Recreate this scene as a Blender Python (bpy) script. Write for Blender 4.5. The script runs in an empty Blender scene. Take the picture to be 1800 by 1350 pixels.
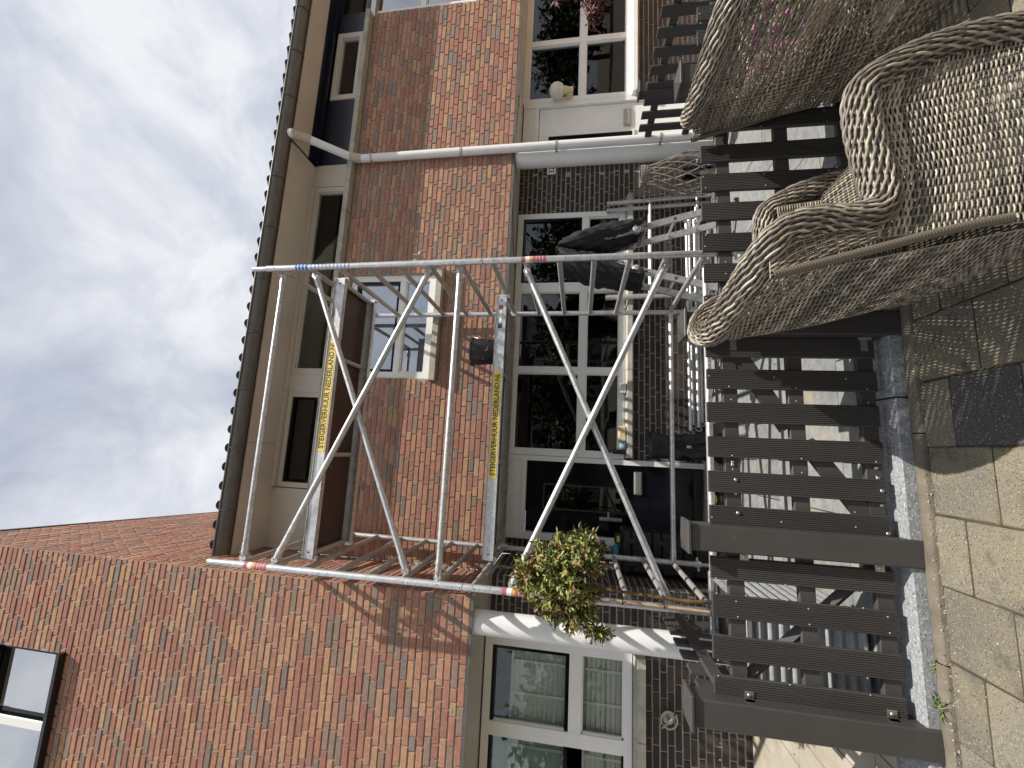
import bpy, math, random
import numpy as np
from mathutils import Vector, Matrix
R = random.Random(7)
C = bpy.context.scene.collection
sc = bpy.context.scene
# ------------------------------------------------------------------ camera
cam_d = bpy.data.cameras.new('camera'); cam = bpy.data.objects.new('camera', cam_d); C.objects.link(cam)
YAW, PIT, ROL = map(math.radians, (9.1619, 9.2210, 1.3312))
_f = Vector((math.sin(YAW)*math.cos(PIT), math.cos(YAW)*math.cos(PIT), math.sin(PIT)))
_r = Vector((math.cos(YAW), -math.sin(YAW), 0)); _u = _r.cross(_f)
_r2 = math.cos(ROL)*_r + math.sin(ROL)*_u; _u2 = -math.sin(ROL)*_r + math.cos(ROL)*_u
CAM = Vector((1.0088, -3.1832, 1.60)); FPX = 730.27
m = Matrix.Identity(4)
for i in range(3):
    m[i][0] = -_u2[i]; m[i][1] = _r2[i]; m[i][2] = -_f[i]; m[i][3] = CAM[i]   # phone held on its side
cam.matrix_world = m
cam_d.sensor_width = 36; cam_d.lens = FPX/1800*36; cam_d.clip_start = .02; cam_d.clip_end = 400
sc.camera = cam
def px(P):
    d = Vector(P)-CAM; z = d.dot(_f)
    if z <= .05: return None
    return (900-FPX*d.dot(_u2)/z, 1350-(675+FPX*d.dot(_r2)/z), z)
# ------------------------------------------------------------------ light
SUN = Vector((1.4, -1.0, 3.0)).normalized()
w = bpy.data.worlds.new('World'); sc.world = w; w.use_nodes = True
nt = w.node_tree; nt.nodes.clear(); L = nt.links
def wn(t, **k):
    n = nt.nodes.new(t)
    for a, b in k.items(): setattr(n, a, b)
    return n
sky = wn('ShaderNodeTexSky', sky_type='NISHITA', sun_disc=False)
sky.sun_elevation = math.asin(SUN.z); sky.sun_rotation = math.atan2(SUN.x, SUN.y); sky.air_density = 1.0; sky.dust_density = 1.5
tc = wn('ShaderNodeTexCoord'); sep = wn('ShaderNodeSeparateXYZ'); L.new(tc.outputs['Generated'], sep.inputs[0])
def wmath(op, a, b):
    n = wn('ShaderNodeMath', operation=op)
    for i, v in enumerate((a, b)):
        if isinstance(v, (int, float)): n.inputs[i].default_value = v
        else: L.new(v, n.inputs[i])
    return n.outputs[0]
den = wmath('ADD', wmath('ABSOLUTE', sep.outputs['Z'], 0), .35)
cmb = wn('ShaderNodeCombineXYZ'); L.new(wmath('DIVIDE', sep.outputs['X'], den), cmb.inputs[0]); L.new(wmath('DIVIDE', sep.outputs['Y'], den), cmb.inputs[1])
def wnoise(scale, det, rough, off):
    mp = wn('ShaderNodeMapping'); mp.inputs['Location'].default_value = off; L.new(cmb.outputs[0], mp.inputs[0])
    n = wn('ShaderNodeTexNoise'); n.inputs['Scale'].default_value = scale; n.inputs['Detail'].default_value = det; n.inputs['Roughness'].default_value = rough
    n.inputs['Distortion'].default_value = .5
    L.new(mp.outputs[0], n.inputs['Vector']); return n.outputs['Fac']
def wramp(f, stops):
    r = wn('ShaderNodeValToRGB'); L.new(f, r.inputs[0]); e = r.color_ramp.elements
    while len(e) < len(stops): e.new(.5)
    for x, (p, c) in zip(e, stops): x.position = p; x.color = (*c, 1)
    return r.outputs[0]
cloudcol = wramp(wnoise(4.4, 9, .60, (1.3, .4, 0)), [(.28, (.60, .64, .74)), (.45, (.76, .79, .87)), (.58, (.92, .94, .98))])
mask = wramp(wnoise(1.7, 7, .54, (.25, 2.0, 0)), [(.33, (.50, .50, .50)), (.52, (1, 1, 1))])
bg_s = wn('ShaderNodeBackground'); bg_s.inputs[1].default_value = .10; L.new(sky.outputs[0], bg_s.inputs[0])
bg_c = wn('ShaderNodeBackground'); bg_c.inputs[1].default_value = .72; L.new(cloudcol, bg_c.inputs[0])
mx = wn('ShaderNodeMixShader'); L.new(mask, mx.inputs[0]); L.new(bg_s.outputs[0], mx.inputs[1]); L.new(bg_c.outputs[0], mx.inputs[2])
out = wn('ShaderNodeOutputWorld'); L.new(mx.outputs[0], out.inputs[0])
sd = bpy.data.lights.new('sun', 'SUN'); sd.energy = 5.0; sd.angle = math.radians(.5); sd.color = (1, .95, .87)
so = bpy.data.objects.new('sun', sd); C.objects.link(so); so.rotation_euler = (-SUN).to_track_quat('-Z', 'Y').to_euler(); so.location = (5, -5, 12)
sc.view_settings.view_transform = 'Standard'; sc.view_settings.look = 'None'; sc.view_settings.gamma = 1; sc.view_settings.use_curve_mapping = False
sc.view_settings.exposure = 0.40
# ------------------------------------------------------------------ materials
def srgb(*c): return tuple((x/255/12.92 if x/255 <= .04045 else ((x/255+.055)/1.055)**2.4) for x in c)
MATS = {}
def mat(name, base, rough=.6, metal=0, var=.0, vscale=6, bump=0, bscale=60, base2=None, spec=.5, tone=None, ramp=None, spots=None, stretch=None, vary=0):
    """base colour with noise variation; tone: 'attr' (per piece attribute) or 'object' picks from ramp"""
    if name in MATS: return MATS[name]
    M = bpy.data.materials.new(name); M.use_nodes = True; n = M.node_tree; b = n.nodes['Principled BSDF']
    b.inputs['Roughness'].default_value = rough; b.inputs['Metallic'].default_value = metal; b.inputs['Specular IOR Level'].default_value = spec
    geo = n.nodes.new('ShaderNodeNewGeometry'); pos = geo.outputs['Position']
    if stretch:
        mp = n.nodes.new('ShaderNodeMapping'); mp.inputs['Scale'].default_value = stretch; n.links.new(pos, mp.inputs[0]); pos = mp.outputs[0]
    def noise(s, d=5, r=.6):
        t = n.nodes.new('ShaderNodeTexNoise'); t.inputs['Scale'].default_value = s; t.inputs['Detail'].default_value = d; t.inputs['Roughness'].default_value = r
        n.links.new(pos, t.inputs['Vector']); return t.outputs['Fac']
    col = None
    if ramp:
        if tone == 'object': oi = n.nodes.new('ShaderNodeObjectInfo'); src = oi.outputs['Random']
        else: at = n.nodes.new('ShaderNodeAttribute'); at.attribute_name = 'tone'; src = at.outputs['Fac']
        r = n.nodes.new('ShaderNodeValToRGB'); r.color_ramp.interpolation = 'CONSTANT' if len(ramp) > 3 else 'LINEAR'; n.links.new(src, r.inputs[0]); e = r.color_ramp.elements
        while len(e) < len(ramp): e.new(.5)
        for x, (p, c) in zip(e, ramp): x.position = p; x.color = (*c, 1)
        col = r.outputs[0]
    def mix(a, bcol, f, typ='MIX'):
        q = n.nodes.new('ShaderNodeMix'); q.data_type = 'RGBA'; q.blend_type = typ
        for s, v in ((q.inputs[6], a), (q.inputs[7], bcol)):
            if isinstance(v, tuple): s.default_value = (*v, 1)
            else: n.links.new(v, s)
        if isinstance(f, (int, float)): q.inputs[0].default_value = f
        else: n.links.new(f, q.inputs[0])
        return q.outputs[2]
    cur = col if col else base
    def band(f, lo, hi):
        q = n.nodes.new('ShaderNodeMapRange'); q.inputs[1].default_value = lo; q.inputs[2].default_value = hi; n.links.new(f, q.inputs[0]); return q.outputs[0]
    if var or base2:
        f = band(noise(vscale), .3, .7)
        if base2: cur = mix(cur, base2, f)
        else:
            sh = n.nodes.new('ShaderNodeMapRange'); sh.inputs[3].default_value = 1-var; sh.inputs[4].default_value = 1+var*.6; n.links.new(f, sh.inputs[0])
            cc = n.nodes.new('ShaderNodeCombineXYZ')
            for i in range(3): n.links.new(sh.outputs[0], cc.inputs[i])
            cur = mix(cur, cc.outputs[0], 1.0, 'MULTIPLY')
    if vary:    # each piece a little lighter or darker than the next
        oi2 = n.nodes.new('ShaderNodeObjectInfo'); sh = n.nodes.new('ShaderNodeMapRange'); sh.inputs[3].default_value = 1-vary; sh.inputs[4].default_value = 1+vary; n.links.new(oi2.outputs['Random'], sh.inputs[0])
        cc = n.nodes.new('ShaderNodeCombineXYZ')
        for i in range(3): n.links.new(sh.outputs[0], cc.inputs[i])
        cur = mix(cur, cc.outputs[0], 1.0, 'MULTIPLY')
    if spots:   # (colour, scale, lo, hi)
        for (c, s, lo, hi) in spots: cur = mix(cur, c, band(noise(s, 3, .55), lo, hi))
    if isinstance(cur, tuple): b.inputs['Base Color'].default_value = (*cur, 1)
    else: n.links.new(cur, b.inputs['Base Color'])
    if bump:
        bp = n.nodes.new('ShaderNodeBump'); bp.inputs['Strength'].default_value = bump; bp.inputs['Distance'].default_value = .004
        n.links.new(noise(bscale, 6, .65), bp.inputs['Height']); n.links.new(bp.outputs[0], b.inputs['Normal'])
    MATS[name] = M; return M
BR = [(0, (.41, .185, .125)), (.13, (.47, .235, .145)), (.26, (.365, .15, .108)), (.38, (.51, .285, .16)), (.49, (.42, .21, .145)), (.59, (.33, .14, .105)), (.67, (.29, .205, .155)), (.75, (.46, .255, .16)), (.84, (.255, .195, .155)), (.925, (.185, .16, .145)), (.955, (.49, .32, .17)), (.985, (.21, .208, .205))]
_m = tuple(sum(c[i] for _, c in BR)/len(BR) for i in range(3)); BR = [(p, tuple(.94*(.74*c[i]+.26*(.37, .205, .155)[i]) for i in range(3))) for p, c in BR]
DK = [(0, (.037, .028, .025)), (.25, (.046, .034, .030)), (.5, (.031, .025, .024)), (.75, (.051, .040, .033)), (.95, (.070, .050, .036))]
spk = [((.24, .165, .125), 16, .57, .78)]
M_br_o = mat('brick_fired', (0,)*3, .85, ramp=BR, tone='object', var=.22, vscale=30, bump=.5, bscale=90, spots=spk, spec=.3)
M_br_a = mat('brick_fired_joined', (0,)*3, .85, ramp=BR, tone='attr', var=.22, vscale=30, bump=.5, bscale=90, spots=spk, spec=.3)
M_dk_o = mat('brick_dark', (0,)*3, .7, ramp=DK, tone='object', var=.25, vscale=30, bump=.4, bscale=90, spec=.35)
M_dk_a = mat('brick_dark_joined', (0,)*3, .7, ramp=DK, tone='attr', var=.25, vscale=30, bump=.4, bscale=90, spec=.35)
M_mortar = mat('mortar', (.34, .31, .26), .95, var=.25, vscale=40, bump=.6, bscale=150)
M_mortar_w = mat('mortar_dark_wall', (.36, .33, .285), .95, var=.25, vscale=40, bump=.6, bscale=150)
M_conc = mat('concrete_sill', (.42, .40, .34), .9, var=.25, vscale=9, bump=.5, bscale=80, spots=[((.27, .26, .21), 5, .5, .75)])
M_white = mat('white_paint', (.76, .76, .735), .4, var=.05, vscale=4)
M_cream = mat('cream_paint', (.60, .56, .495), .5, var=.06, vscale=3)
M_soffit = mat('soffit_panel', (.42, .41, .37), .5, var=.08, vscale=3)
M_navy = mat('navy_paint', (.004, .008, .026), .3, var=.2, vscale=5)
M_black = mat('black_plastic', (.012, .012, .013), .45, var=.3, vscale=10, bump=.2, bscale=40)
M_blackgl = mat('black_gloss', (.004, .005, .008), .12, spec=.22)
M_zinc = mat('zinc', (.135, .13, .115), .5, metal=.35, var=.25, vscale=7, stretch=(1, 3, 3))
M_pvc = mat('white_pvc', (.74, .74, .73), .35, var=.06, vscale=3)
M_alu = mat('aluminium', (.60, .60, .605), .40, metal=.72, var=.22, vscale=22, bump=.3, bscale=60, spots=[((.34, .34, .34), 55, .58, .70), ((.74, .74, .74), 38, .60, .72), ((.42, .41, .39), 6, .60, .74)])
M_alud = mat('aluminium_dull', (.46, .445, .42), .5, metal=.5, var=.2, vscale=20, bump=.2, bscale=90)
M_ply = mat('brown_plywood', (.050, .021, .014), .5, var=.3, vscale=6, spots=[((.45, .42, .40), 38, .715, .74)])
M_yel = mat('yellow_sticker', (.80, .58, .07), .45, var=.08, vscale=14)
M_ink = mat('dark_print', (.035, .035, .055), .6)
M_red = mat('red_print', (.46, .12, .15), .55, var=.3, vscale=60); M_blue = mat('blue_print', (.02, .16, .50), .5); M_orange = mat('orange_print', (.66, .36, .10), .5); M_wprint = mat('white_print', (.8, .8, .8), .5)
M_navyp = mat('navy_print', (.02, .03, .12), .5)
M_comp = mat('composite_board', (.051, .0465, .0445), .6, vary=.10, var=.18, vscale=14, bump=.25, bscale=60, stretch=(1, 1, .15))
M_post = mat('painted_post', (.052, .0475, .045), .5, var=.12, vscale=7, bump=.1, bscale=60, spots=[((.11, .10, .09), 40, .69, .8)])
M_steel = mat('steel', (.46, .45, .43), .38, metal=.9)
M_gran = mat('granite_slab', vary=.14, base=(.235, .24, .23), rough=.8, base2=(.145, .15, .155), vscale=14, bump=.9, bscale=38, spots=[((.30, .25, .17), 2.3, .56, .78), ((.31, .32, .31), 60, .60, .72), ((.16, .165, .17), 34, .62, .75)])
M_grank = mat('granite_kerb', (.31, .32, .33), .8, base2=(.17, .18, .19), vscale=48, bump=.9, bscale=60, spots=[((.48, .49, .50), 95, .56, .68), ((.10, .105, .11), 70, .58, .70)])
M_slab = mat('paving_concrete', vary=.22, base=(.195, .177, .138), rough=.95, base2=(.135, .122, .096), vscale=55, bump=.9, bscale=140, spots=[((.23, .195, .125), 1.9, .45, .70), ((.10, .095, .08), 4.1, .54, .74), ((.055, .048, .038), 150, .54, .68), ((.36, .33, .27), 125, .61, .70), ((.07, .062, .045), 7, .60, .76)])
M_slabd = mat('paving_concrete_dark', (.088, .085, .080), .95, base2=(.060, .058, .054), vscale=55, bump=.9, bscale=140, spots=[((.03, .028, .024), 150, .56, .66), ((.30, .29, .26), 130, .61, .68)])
M_joint = mat('joint_sand', (.035, .028, .020), 1, base2=(.085, .062, .030), vscale=9, bump=.8, bscale=120, spots=[((.035, .05, .02), 4, .58, .75)])
M_edge = mat('edging_concrete', (.20, .175, .135), .95, base2=(.10, .082, .060), vscale=6, bump=.9, bscale=120, spots=[((.26, .24, .2), 190, .66, .73)])
M_tile = mat('roof_tile', (.035, .032, .032), .6, var=.2, vscale=9)
M_sand = mat('sandstone', (.36, .33, .27), .85, base2=(.26, .22, .165), vscale=5, bump=.4, bscale=50)
M_terra = mat('terracotta_floor', (.52, .27, .13), .85, base2=(.42, .20, .10), vscale=7, bump=.4, bscale=50)
M_wood = mat('plank_wood', (.20, .09, .05), .7, var=.3, vscale=8)
M_bark = mat('bark', (.14, .085, .022), .85, var=.45, vscale=30, bump=.5, bscale=90)
M_stake = mat('stake_wood', (.46, .31, .18), .75, var=.2, vscale=20)
M_leaf = mat('leaf', (0,)*3, .5, ramp=[(0, (.115, .15, .022)), (.24, (.19, .215, .038)), (.45, (.07, .10, .018)), (.60, (.27, .27, .06)), (.76, (.25, .155, .06)), (.90, (.27, .11, .075))], tone='attr', spec=.5)
M_leafr = mat('leaf_red', (0,)*3, .5, ramp=[(0, (.07, .012, .014)), (.3, (.035, .010, .012)), (.6, (.12, .018, .02)), (.85, (.20, .03, .03))], tone='attr')
M_leafg = mat('leaf_dark', (0,)*3, .6, ramp=[(0, (.03, .06, .015)), (.35, (.05, .09, .02)), (.7, (.02, .04, .012)), (.9, (.07, .11, .03))], tone='attr')
M_leafg2 = mat('leaf_fresh', (0,)*3, .55, ramp=[(0, (.10, .16, .03)), (.35, (.15, .21, .04)), (.7, (.07, .12, .025)), (.9, (.20, .24, .06))], tone='attr')
M_flow = mat('petal', (0,)*3, .6, ramp=[(0, (.55, .06, .35)), (.4, (.62, .14, .45)), (.75, (.40, .03, .24)), (.95, (.7, .4, .6))], tone='attr')
M_grass = mat('weed', (0,)*3, .6, ramp=[(0, (.075, .115, .028)), (.4, (.12, .16, .05)), (.7, (.06, .09, .022)), (.9, (.20, .18, .085))], tone='attr')
WK = [(0, (.24, .205, .16)), (.20, (.36, .32, .25)), (.36, (.14, .12, .10)), (.52, (.30, .255, .195)), (.66, (.095, .083, .072)), (.80, (.20, .172, .135)), (.91, (.45, .41, .32))]
M_wick = mat('rattan', (0,)*3, .42, ramp=WK, tone='attr', spec=.5)
M_wickd = mat('rattan_frame', (.125, .105, .082), .5)
M_willow = mat('willow', (.23, .20, .165), .7, var=.3, vscale=20)
M_blind = mat('blind_fabric', (.88, .89, .83), .8, var=.04, vscale=4)
M_tape = mat('blind_tape', (.86, .87, .80), .8)
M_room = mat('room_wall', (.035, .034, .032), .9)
M_cloth = mat('black_cloth', (.014, .014, .017), .7, var=.2, vscale=12, bump=.3, bscale=60, spec=.4)
M_bag = mat('black_bag', (.010, .010, .011), .30, var=.3, vscale=9, bump=.6, bscale=22)
M_case = mat('tool_case', (.010, .0115, .0145), .5, var=.25, vscale=12)
M_teal = mat('teal_tool', (.03, .16, .19), .4); M_yelp = mat('yellow_plastic', (.6, .38, .04), .5)
M_corr = mat('galvanised', (.48, .50, .52), .4, metal=.55, var=.18, vscale=20, bump=.3, bscale=60)
M_soil = mat('soil', (.03, .022, .016), 1)
M_wall_g = mat('pale_render', (.42, .42, .40), .9)
M_cable = mat('cable', (.03, .028, .026), .6)
M_bulb = mat('lamp_glass', (.62, .60, .52), .15, var=.1, vscale=6); M_ivory = mat('ivory_plastic', (.62, .52, .32), .4)
M_sponge = mat('sponge', (.62, .50, .30), .9, var=.2, vscale=40); M_bluec = mat('blue_cloth', (.22, .30, .38), .8)
M_bucket = mat('bucket_plastic', (.016, .016, .018), .45, var=.2, vscale=10, spots=[((.55, .54, .52), 26, .66, .72)])
def glass(name, tint, refl):
    M = bpy.data.materials.new(name); M.use_nodes = True; n = M.node_tree; n.nodes.clear()
    o = n.nodes.new('ShaderNodeOutputMaterial'); t = n.nodes.new('ShaderNodeBsdfTransparent'); t.inputs[0].default_value = (*tint, 1)
    g = n.nodes.new('ShaderNodeBsdfGlossy'); g.inputs['Roughness'].default_value = .012; g.inputs[0].default_value = (.95, .97, 1, 1)
    fr = n.nodes.new('ShaderNodeFresnel'); fr.inputs[0].default_value = 1.5
    mr = n.nodes.new('ShaderNodeMapRange'); mr.inputs[1].default_value = .04; mr.inputs[2].default_value = 1; mr.inputs[3].default_value = refl; mr.inputs[4].default_value = 1
    n.links.new(fr.outputs[0], mr.inputs[0])
    # slight waviness of the pane
    nz = n.nodes.new('ShaderNodeTexNoise'); nz.inputs['Scale'].default_value = 2.2; geo = n.nodes.new('ShaderNodeNewGeometry'); n.links.new(geo.outputs['Position'], nz.inputs['Vector'])
    bp = n.nodes.new('ShaderNodeBump'); bp.inputs['Strength'].default_value = .05; bp.inputs['Distance'].default_value = .01; n.links.new(nz.outputs['Fac'], bp.inputs['Height']); n.links.new(bp.outputs[0], g.inputs['Normal'])
    x = n.nodes.new('ShaderNodeMixShader'); n.links.new(mr.outputs[0], x.inputs[0]); n.links.new(t.outputs[0], x.inputs[1]); n.links.new(g.outputs[0], x.inputs[2]); n.links.new(x.outputs[0], o.inputs[0])
    return M
M_glass = glass('window_glass', (.40, .43, .42), .06)
M_glassb = glass('clear_glass', (.93, .96, .94), .045)
M_glassu = glass('sky_glass', (.6, .64, .64), .36)
M_glassl = glass('bright_glass', (.7, .74, .74), .62)
# ------------------------------------------------------------------ geometry helpers
ORG = {}
def thing(name, label, cat, loc=(0, 0, 0), group=None):
    o = bpy.data.objects.new(name, None); C.objects.link(o); o.location = loc; o.empty_display_size = .1
    o['label'] = label; o['category'] = cat
    if group: o['group'] = group
    ORG[o] = Vector(loc); return o
def tag(o, label, cat, group=None):
    o['label'] = label; o['category'] = cat
    if group: o['group'] = group
    return o
def struct(o): o['kind'] = 'structure'; return o
def stuff(o): o['kind'] = 'stuff'; return o
def root_off(parent):
    return ORG[parent] if parent is not None else Vector((0, 0, 0))
class MB:
    def __init__(s): s.v = []; s.f = []; s.t = []; s.m = []; s.tone = 0.; s.mi = 0
    def add(s, vs, fs):
        b = len(s.v); s.v.extend([tuple(x) for x in vs])
        for f in fs: s.f.append(tuple(i+b for i in f)); s.t.append(s.tone); s.m.append(s.mi)
        return s
    def box(s, lo, hi, open_back=None):
        x0, y0, z0 = lo; x1, y1, z1 = hi
        vs = [(x0, y0, z0), (x1, y0, z0), (x1, y1, z0), (x0, y1, z0), (x0, y0, z1), (x1, y0, z1), (x1, y1, z1), (x0, y1, z1)]
        return s.add(vs, [(0, 1, 5, 4), (1, 2, 6, 5), (2, 3, 7, 6), (3, 0, 4, 7), (4, 5, 6, 7), (3, 2, 1, 0)])
    def bevbox(s, lo, hi, b):
        """box with chamfered edges"""
        lo = Vector(lo); hi = Vector(hi); c = (lo+hi)/2; h = (hi-lo)/2; vs = []; idx = {}
        for sx in (-1, 1):
            for sy in (-1, 1):
                for sz in (-1, 1):
                    for ax in range(3):
                        p = [sx*h.x, sy*h.y, sz*h.z]; sg = (sx, sy, sz)
                        for k in range(3):
                            if k != ax: p[k] -= sg[k]*b
                        idx[(sx, sy, sz, ax)] = len(vs); vs.append((c.x+p[0], c.y+p[1], c.z+p[2]))
        fs = []
        for ax in range(3):
            o = [k for k in range(3) if k != ax]
            for sg in (-1, 1):
                q = []
                for a, b2 in ((-1, -1), (1, -1), (1, 1), (-1, 1)):
                    k = [0, 0, 0]; k[ax] = sg; k[o[0]] = a; k[o[1]] = b2; q.append(idx[(*k, ax)])
                if (sg > 0) != (ax == 1): fs.append(tuple(q))
                else: fs.append(tuple(reversed(q)))
        for ax in range(3):        # edges along ax
            o = [k for k in range(3) if k != ax]
            for a in (-1, 1):
                for b2 in (-1, 1):
                    k0 = [0, 0, 0]; k0[ax] = -1; k0[o[0]] = a; k0[o[1]] = b2; k1 = list(k0); k1[ax] = 1
                    fs.append((idx[(*k0, o[0])], idx[(*k1, o[0])], idx[(*k1, o[1])], idx[(*k0, o[1])]))
        for sx in (-1, 1):
            for sy in (-1, 1):
                for sz in (-1, 1): fs.append(tuple(idx[(sx, sy, sz, a)] for a in range(3)))
        return s.add(vs, fs)
    def tube(s, pts, r, n=8, caps=True):
        pts = [Vector(p) for p in pts]; rs = r if isinstance(r, (list, tuple)) else [r]*len(pts); b = len(s.v); up = None
        for i, p in enumerate(pts):
            a = pts[max(i-1, 0)]; c = pts[min(i+1, len(pts)-1)]; t = (c-a)
            if t.length < 1e-9: t = Vector((0, 0, 1))
            t.normalize()
            if up is None: up = Vector((0, 0, 1)) if abs(t.z) < .9 else Vector((1, 0, 0))
            e1 = up-t*up.dot(t)
            if e1.length < 1e-6: e1 = t.orthogonal()
            e1.normalize(); up = e1; e2 = t.cross(e1)
            for k in range(n):
                an = 2*math.pi*k/n; q = p+(e1*math.cos(an)+e2*math.sin(an))*rs[i]; s.v.append(tuple(q))
        for i in range(len(pts)-1):
            for k in range(n):
                k2 = (k+1) % n; s.f.append((b+i*n+k, b+i*n+k2, b+(i+1)*n+k2, b+(i+1)*n+k)); s.t.append(s.tone); s.m.append(s.mi)
        if caps:
            s.f.append(tuple(b+k for k in reversed(range(n)))); s.t.append(s.tone); s.m.append(s.mi)
            e = b+(len(pts)-1)*n; s.f.append(tuple(e+k for k in range(n))); s.t.append(s.tone); s.m.append(s.mi)
        return s
    def lathe(s, c, prof, n=24, ax='z', scale=(1, 1)):
        b = len(s.v); c = Vector(c)
        for (r, h) in prof:
            for k in range(n):
                a = 2*math.pi*k/n; u, v2 = r*math.cos(a)*scale[0], r*math.sin(a)*scale[1]
                s.v.append(tuple(c+(Vector((u, v2, h)) if ax == 'z' else Vector((u, h, v2)) if ax == 'y' else Vector((h, u, v2)))))
        for i in range(len(prof)-1):
            for k in range(n):
                k2 = (k+1) % n; s.f.append((b+i*n+k, b+i*n+k2, b+(i+1)*n+k2, b+(i+1)*n+k)); s.t.append(s.tone); s.m.append(s.mi)
        return s
    def quad(s, a, b, c, d): return s.add([a, b, c, d], [(0, 1, 2, 3)])
    def mesh(s, name, mats, off=Vector((0, 0, 0)), smooth=False, tone=False):
        me = bpy.data.meshes.new(name); v = np.array(s.v, dtype=float)
        if len(v): v = v-np.array(off)
        me.from_pydata(v.tolist(), [], s.f)
        if not isinstance(mats, (list, tuple)): mats = [mats]
        for q in mats: me.materials.append(q)
        if len(mats) > 1: me.polygons.foreach_set('material_index', s.m)
        if tone or any(t for t in s.t):
            at = me.attributes.new('tone', 'FLOAT', 'FACE'); at.data.foreach_set('value', s.t)
        if smooth: me.polygons.foreach_set('use_smooth', [True]*len(me.polygons))
        me.update(); return me
    def build(s, name, mats, parent=None, smooth=False, tone=False):
        return inst(name, s.mesh(name, mats, root_off(parent), smooth, tone), parent)
def inst(name, me, parent=None, loc=None, rot=None):
    o = bpy.data.objects.new(name, me); C.objects.link(o); off = root_off(parent)
    if parent is not None: o.parent = parent
    ORG[o] = off
    if loc is not None: o.location = Vector(loc)-off
    if rot is not None: o.rotation_euler = rot
    return o
def autosmooth(o, deg=40):
    me = o.data; me.polygons.foreach_set('use_smooth', [True]*len(me.polygons))
    try: me.set_sharp_from_angle(angle=math.radians(deg))
    except Exception: pass
    return o
def copy_tree(o, parent=None, off=None):
    c = o.copy(); C.objects.link(c)
    if parent is not None: c.parent = parent
    ORG[c] = ORG.get(parent, Vector())
    for ch in list(o.children): copy_tree(ch, c)
    return c
def text_mesh(body, height, width=None, bold=.0):
    cu = bpy.data.curves.new('lettering', 'FONT'); cu.body = body; cu.size = 1; cu.offset = bold; cu.extrude = .004; cu.resolution_u = 3
    ob = bpy.data.objects.new('lettering', cu); C.objects.link(ob); dg = bpy.context.evaluated_depsgraph_get(); dg.update()
    me = bpy.data.meshes.new_from_object(ob.evaluated_get(dg)); bpy.data.objects.remove(ob); bpy.data.curves.remove(cu)
    v = np.array([x.co[:] for x in me.vertices]); lo = v.min(0); hi = v.max(0)
    sx = (width/(hi[0]-lo[0])) if width else height/(hi[1]-lo[1]); sz = height/(hi[1]-lo[1])
    # stands upright, reading along +X, facing -Y, origin at its lower left corner
    nv = np.stack([(v[:, 0]-lo[0])*sx, -(v[:, 2])*.15, (v[:, 1]-lo[1])*sz], 1)
    me.vertices.foreach_set('co', nv.ravel()); me.materials.clear(); me.update(); return me
# ------------------------------------------------------------------ brickwork
PU, PV, BL, BH = .2112, .0634, .1985, .0495
BRICKMESH = {}
def brick_mesh(l, h, dep, material):
    k = (round(l, 3), round(h, 4), material.name)
    if k in BRICKMESH: return BRICKMESH[k]
    q = MB(); b = .003; l2, h2 = l/2, h/2
    vs = [(-l2, dep, -h2), (l2, dep, -h2), (l2, dep, h2), (-l2, dep, h2), (-l2, b, -h2), (l2, b, -h2), (l2, b, h2), (-l2, b, h2),
          (-l2+b, 0, -h2+b), (l2-b, 0, -h2+b), (l2-b, 0, h2-b), (-l2+b, 0, h2-b)]
    fs = [(8, 9, 10, 11)]
    for i in range(4):
        j = (i+1) % 4; fs.append((i, j, 4+j, 4+i)); fs.append((4+i, 4+j, 8+j, 8+i))
    q.add(vs, fs); me = q.mesh('brick', material); BRICKMESH[k] = me; return me
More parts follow.
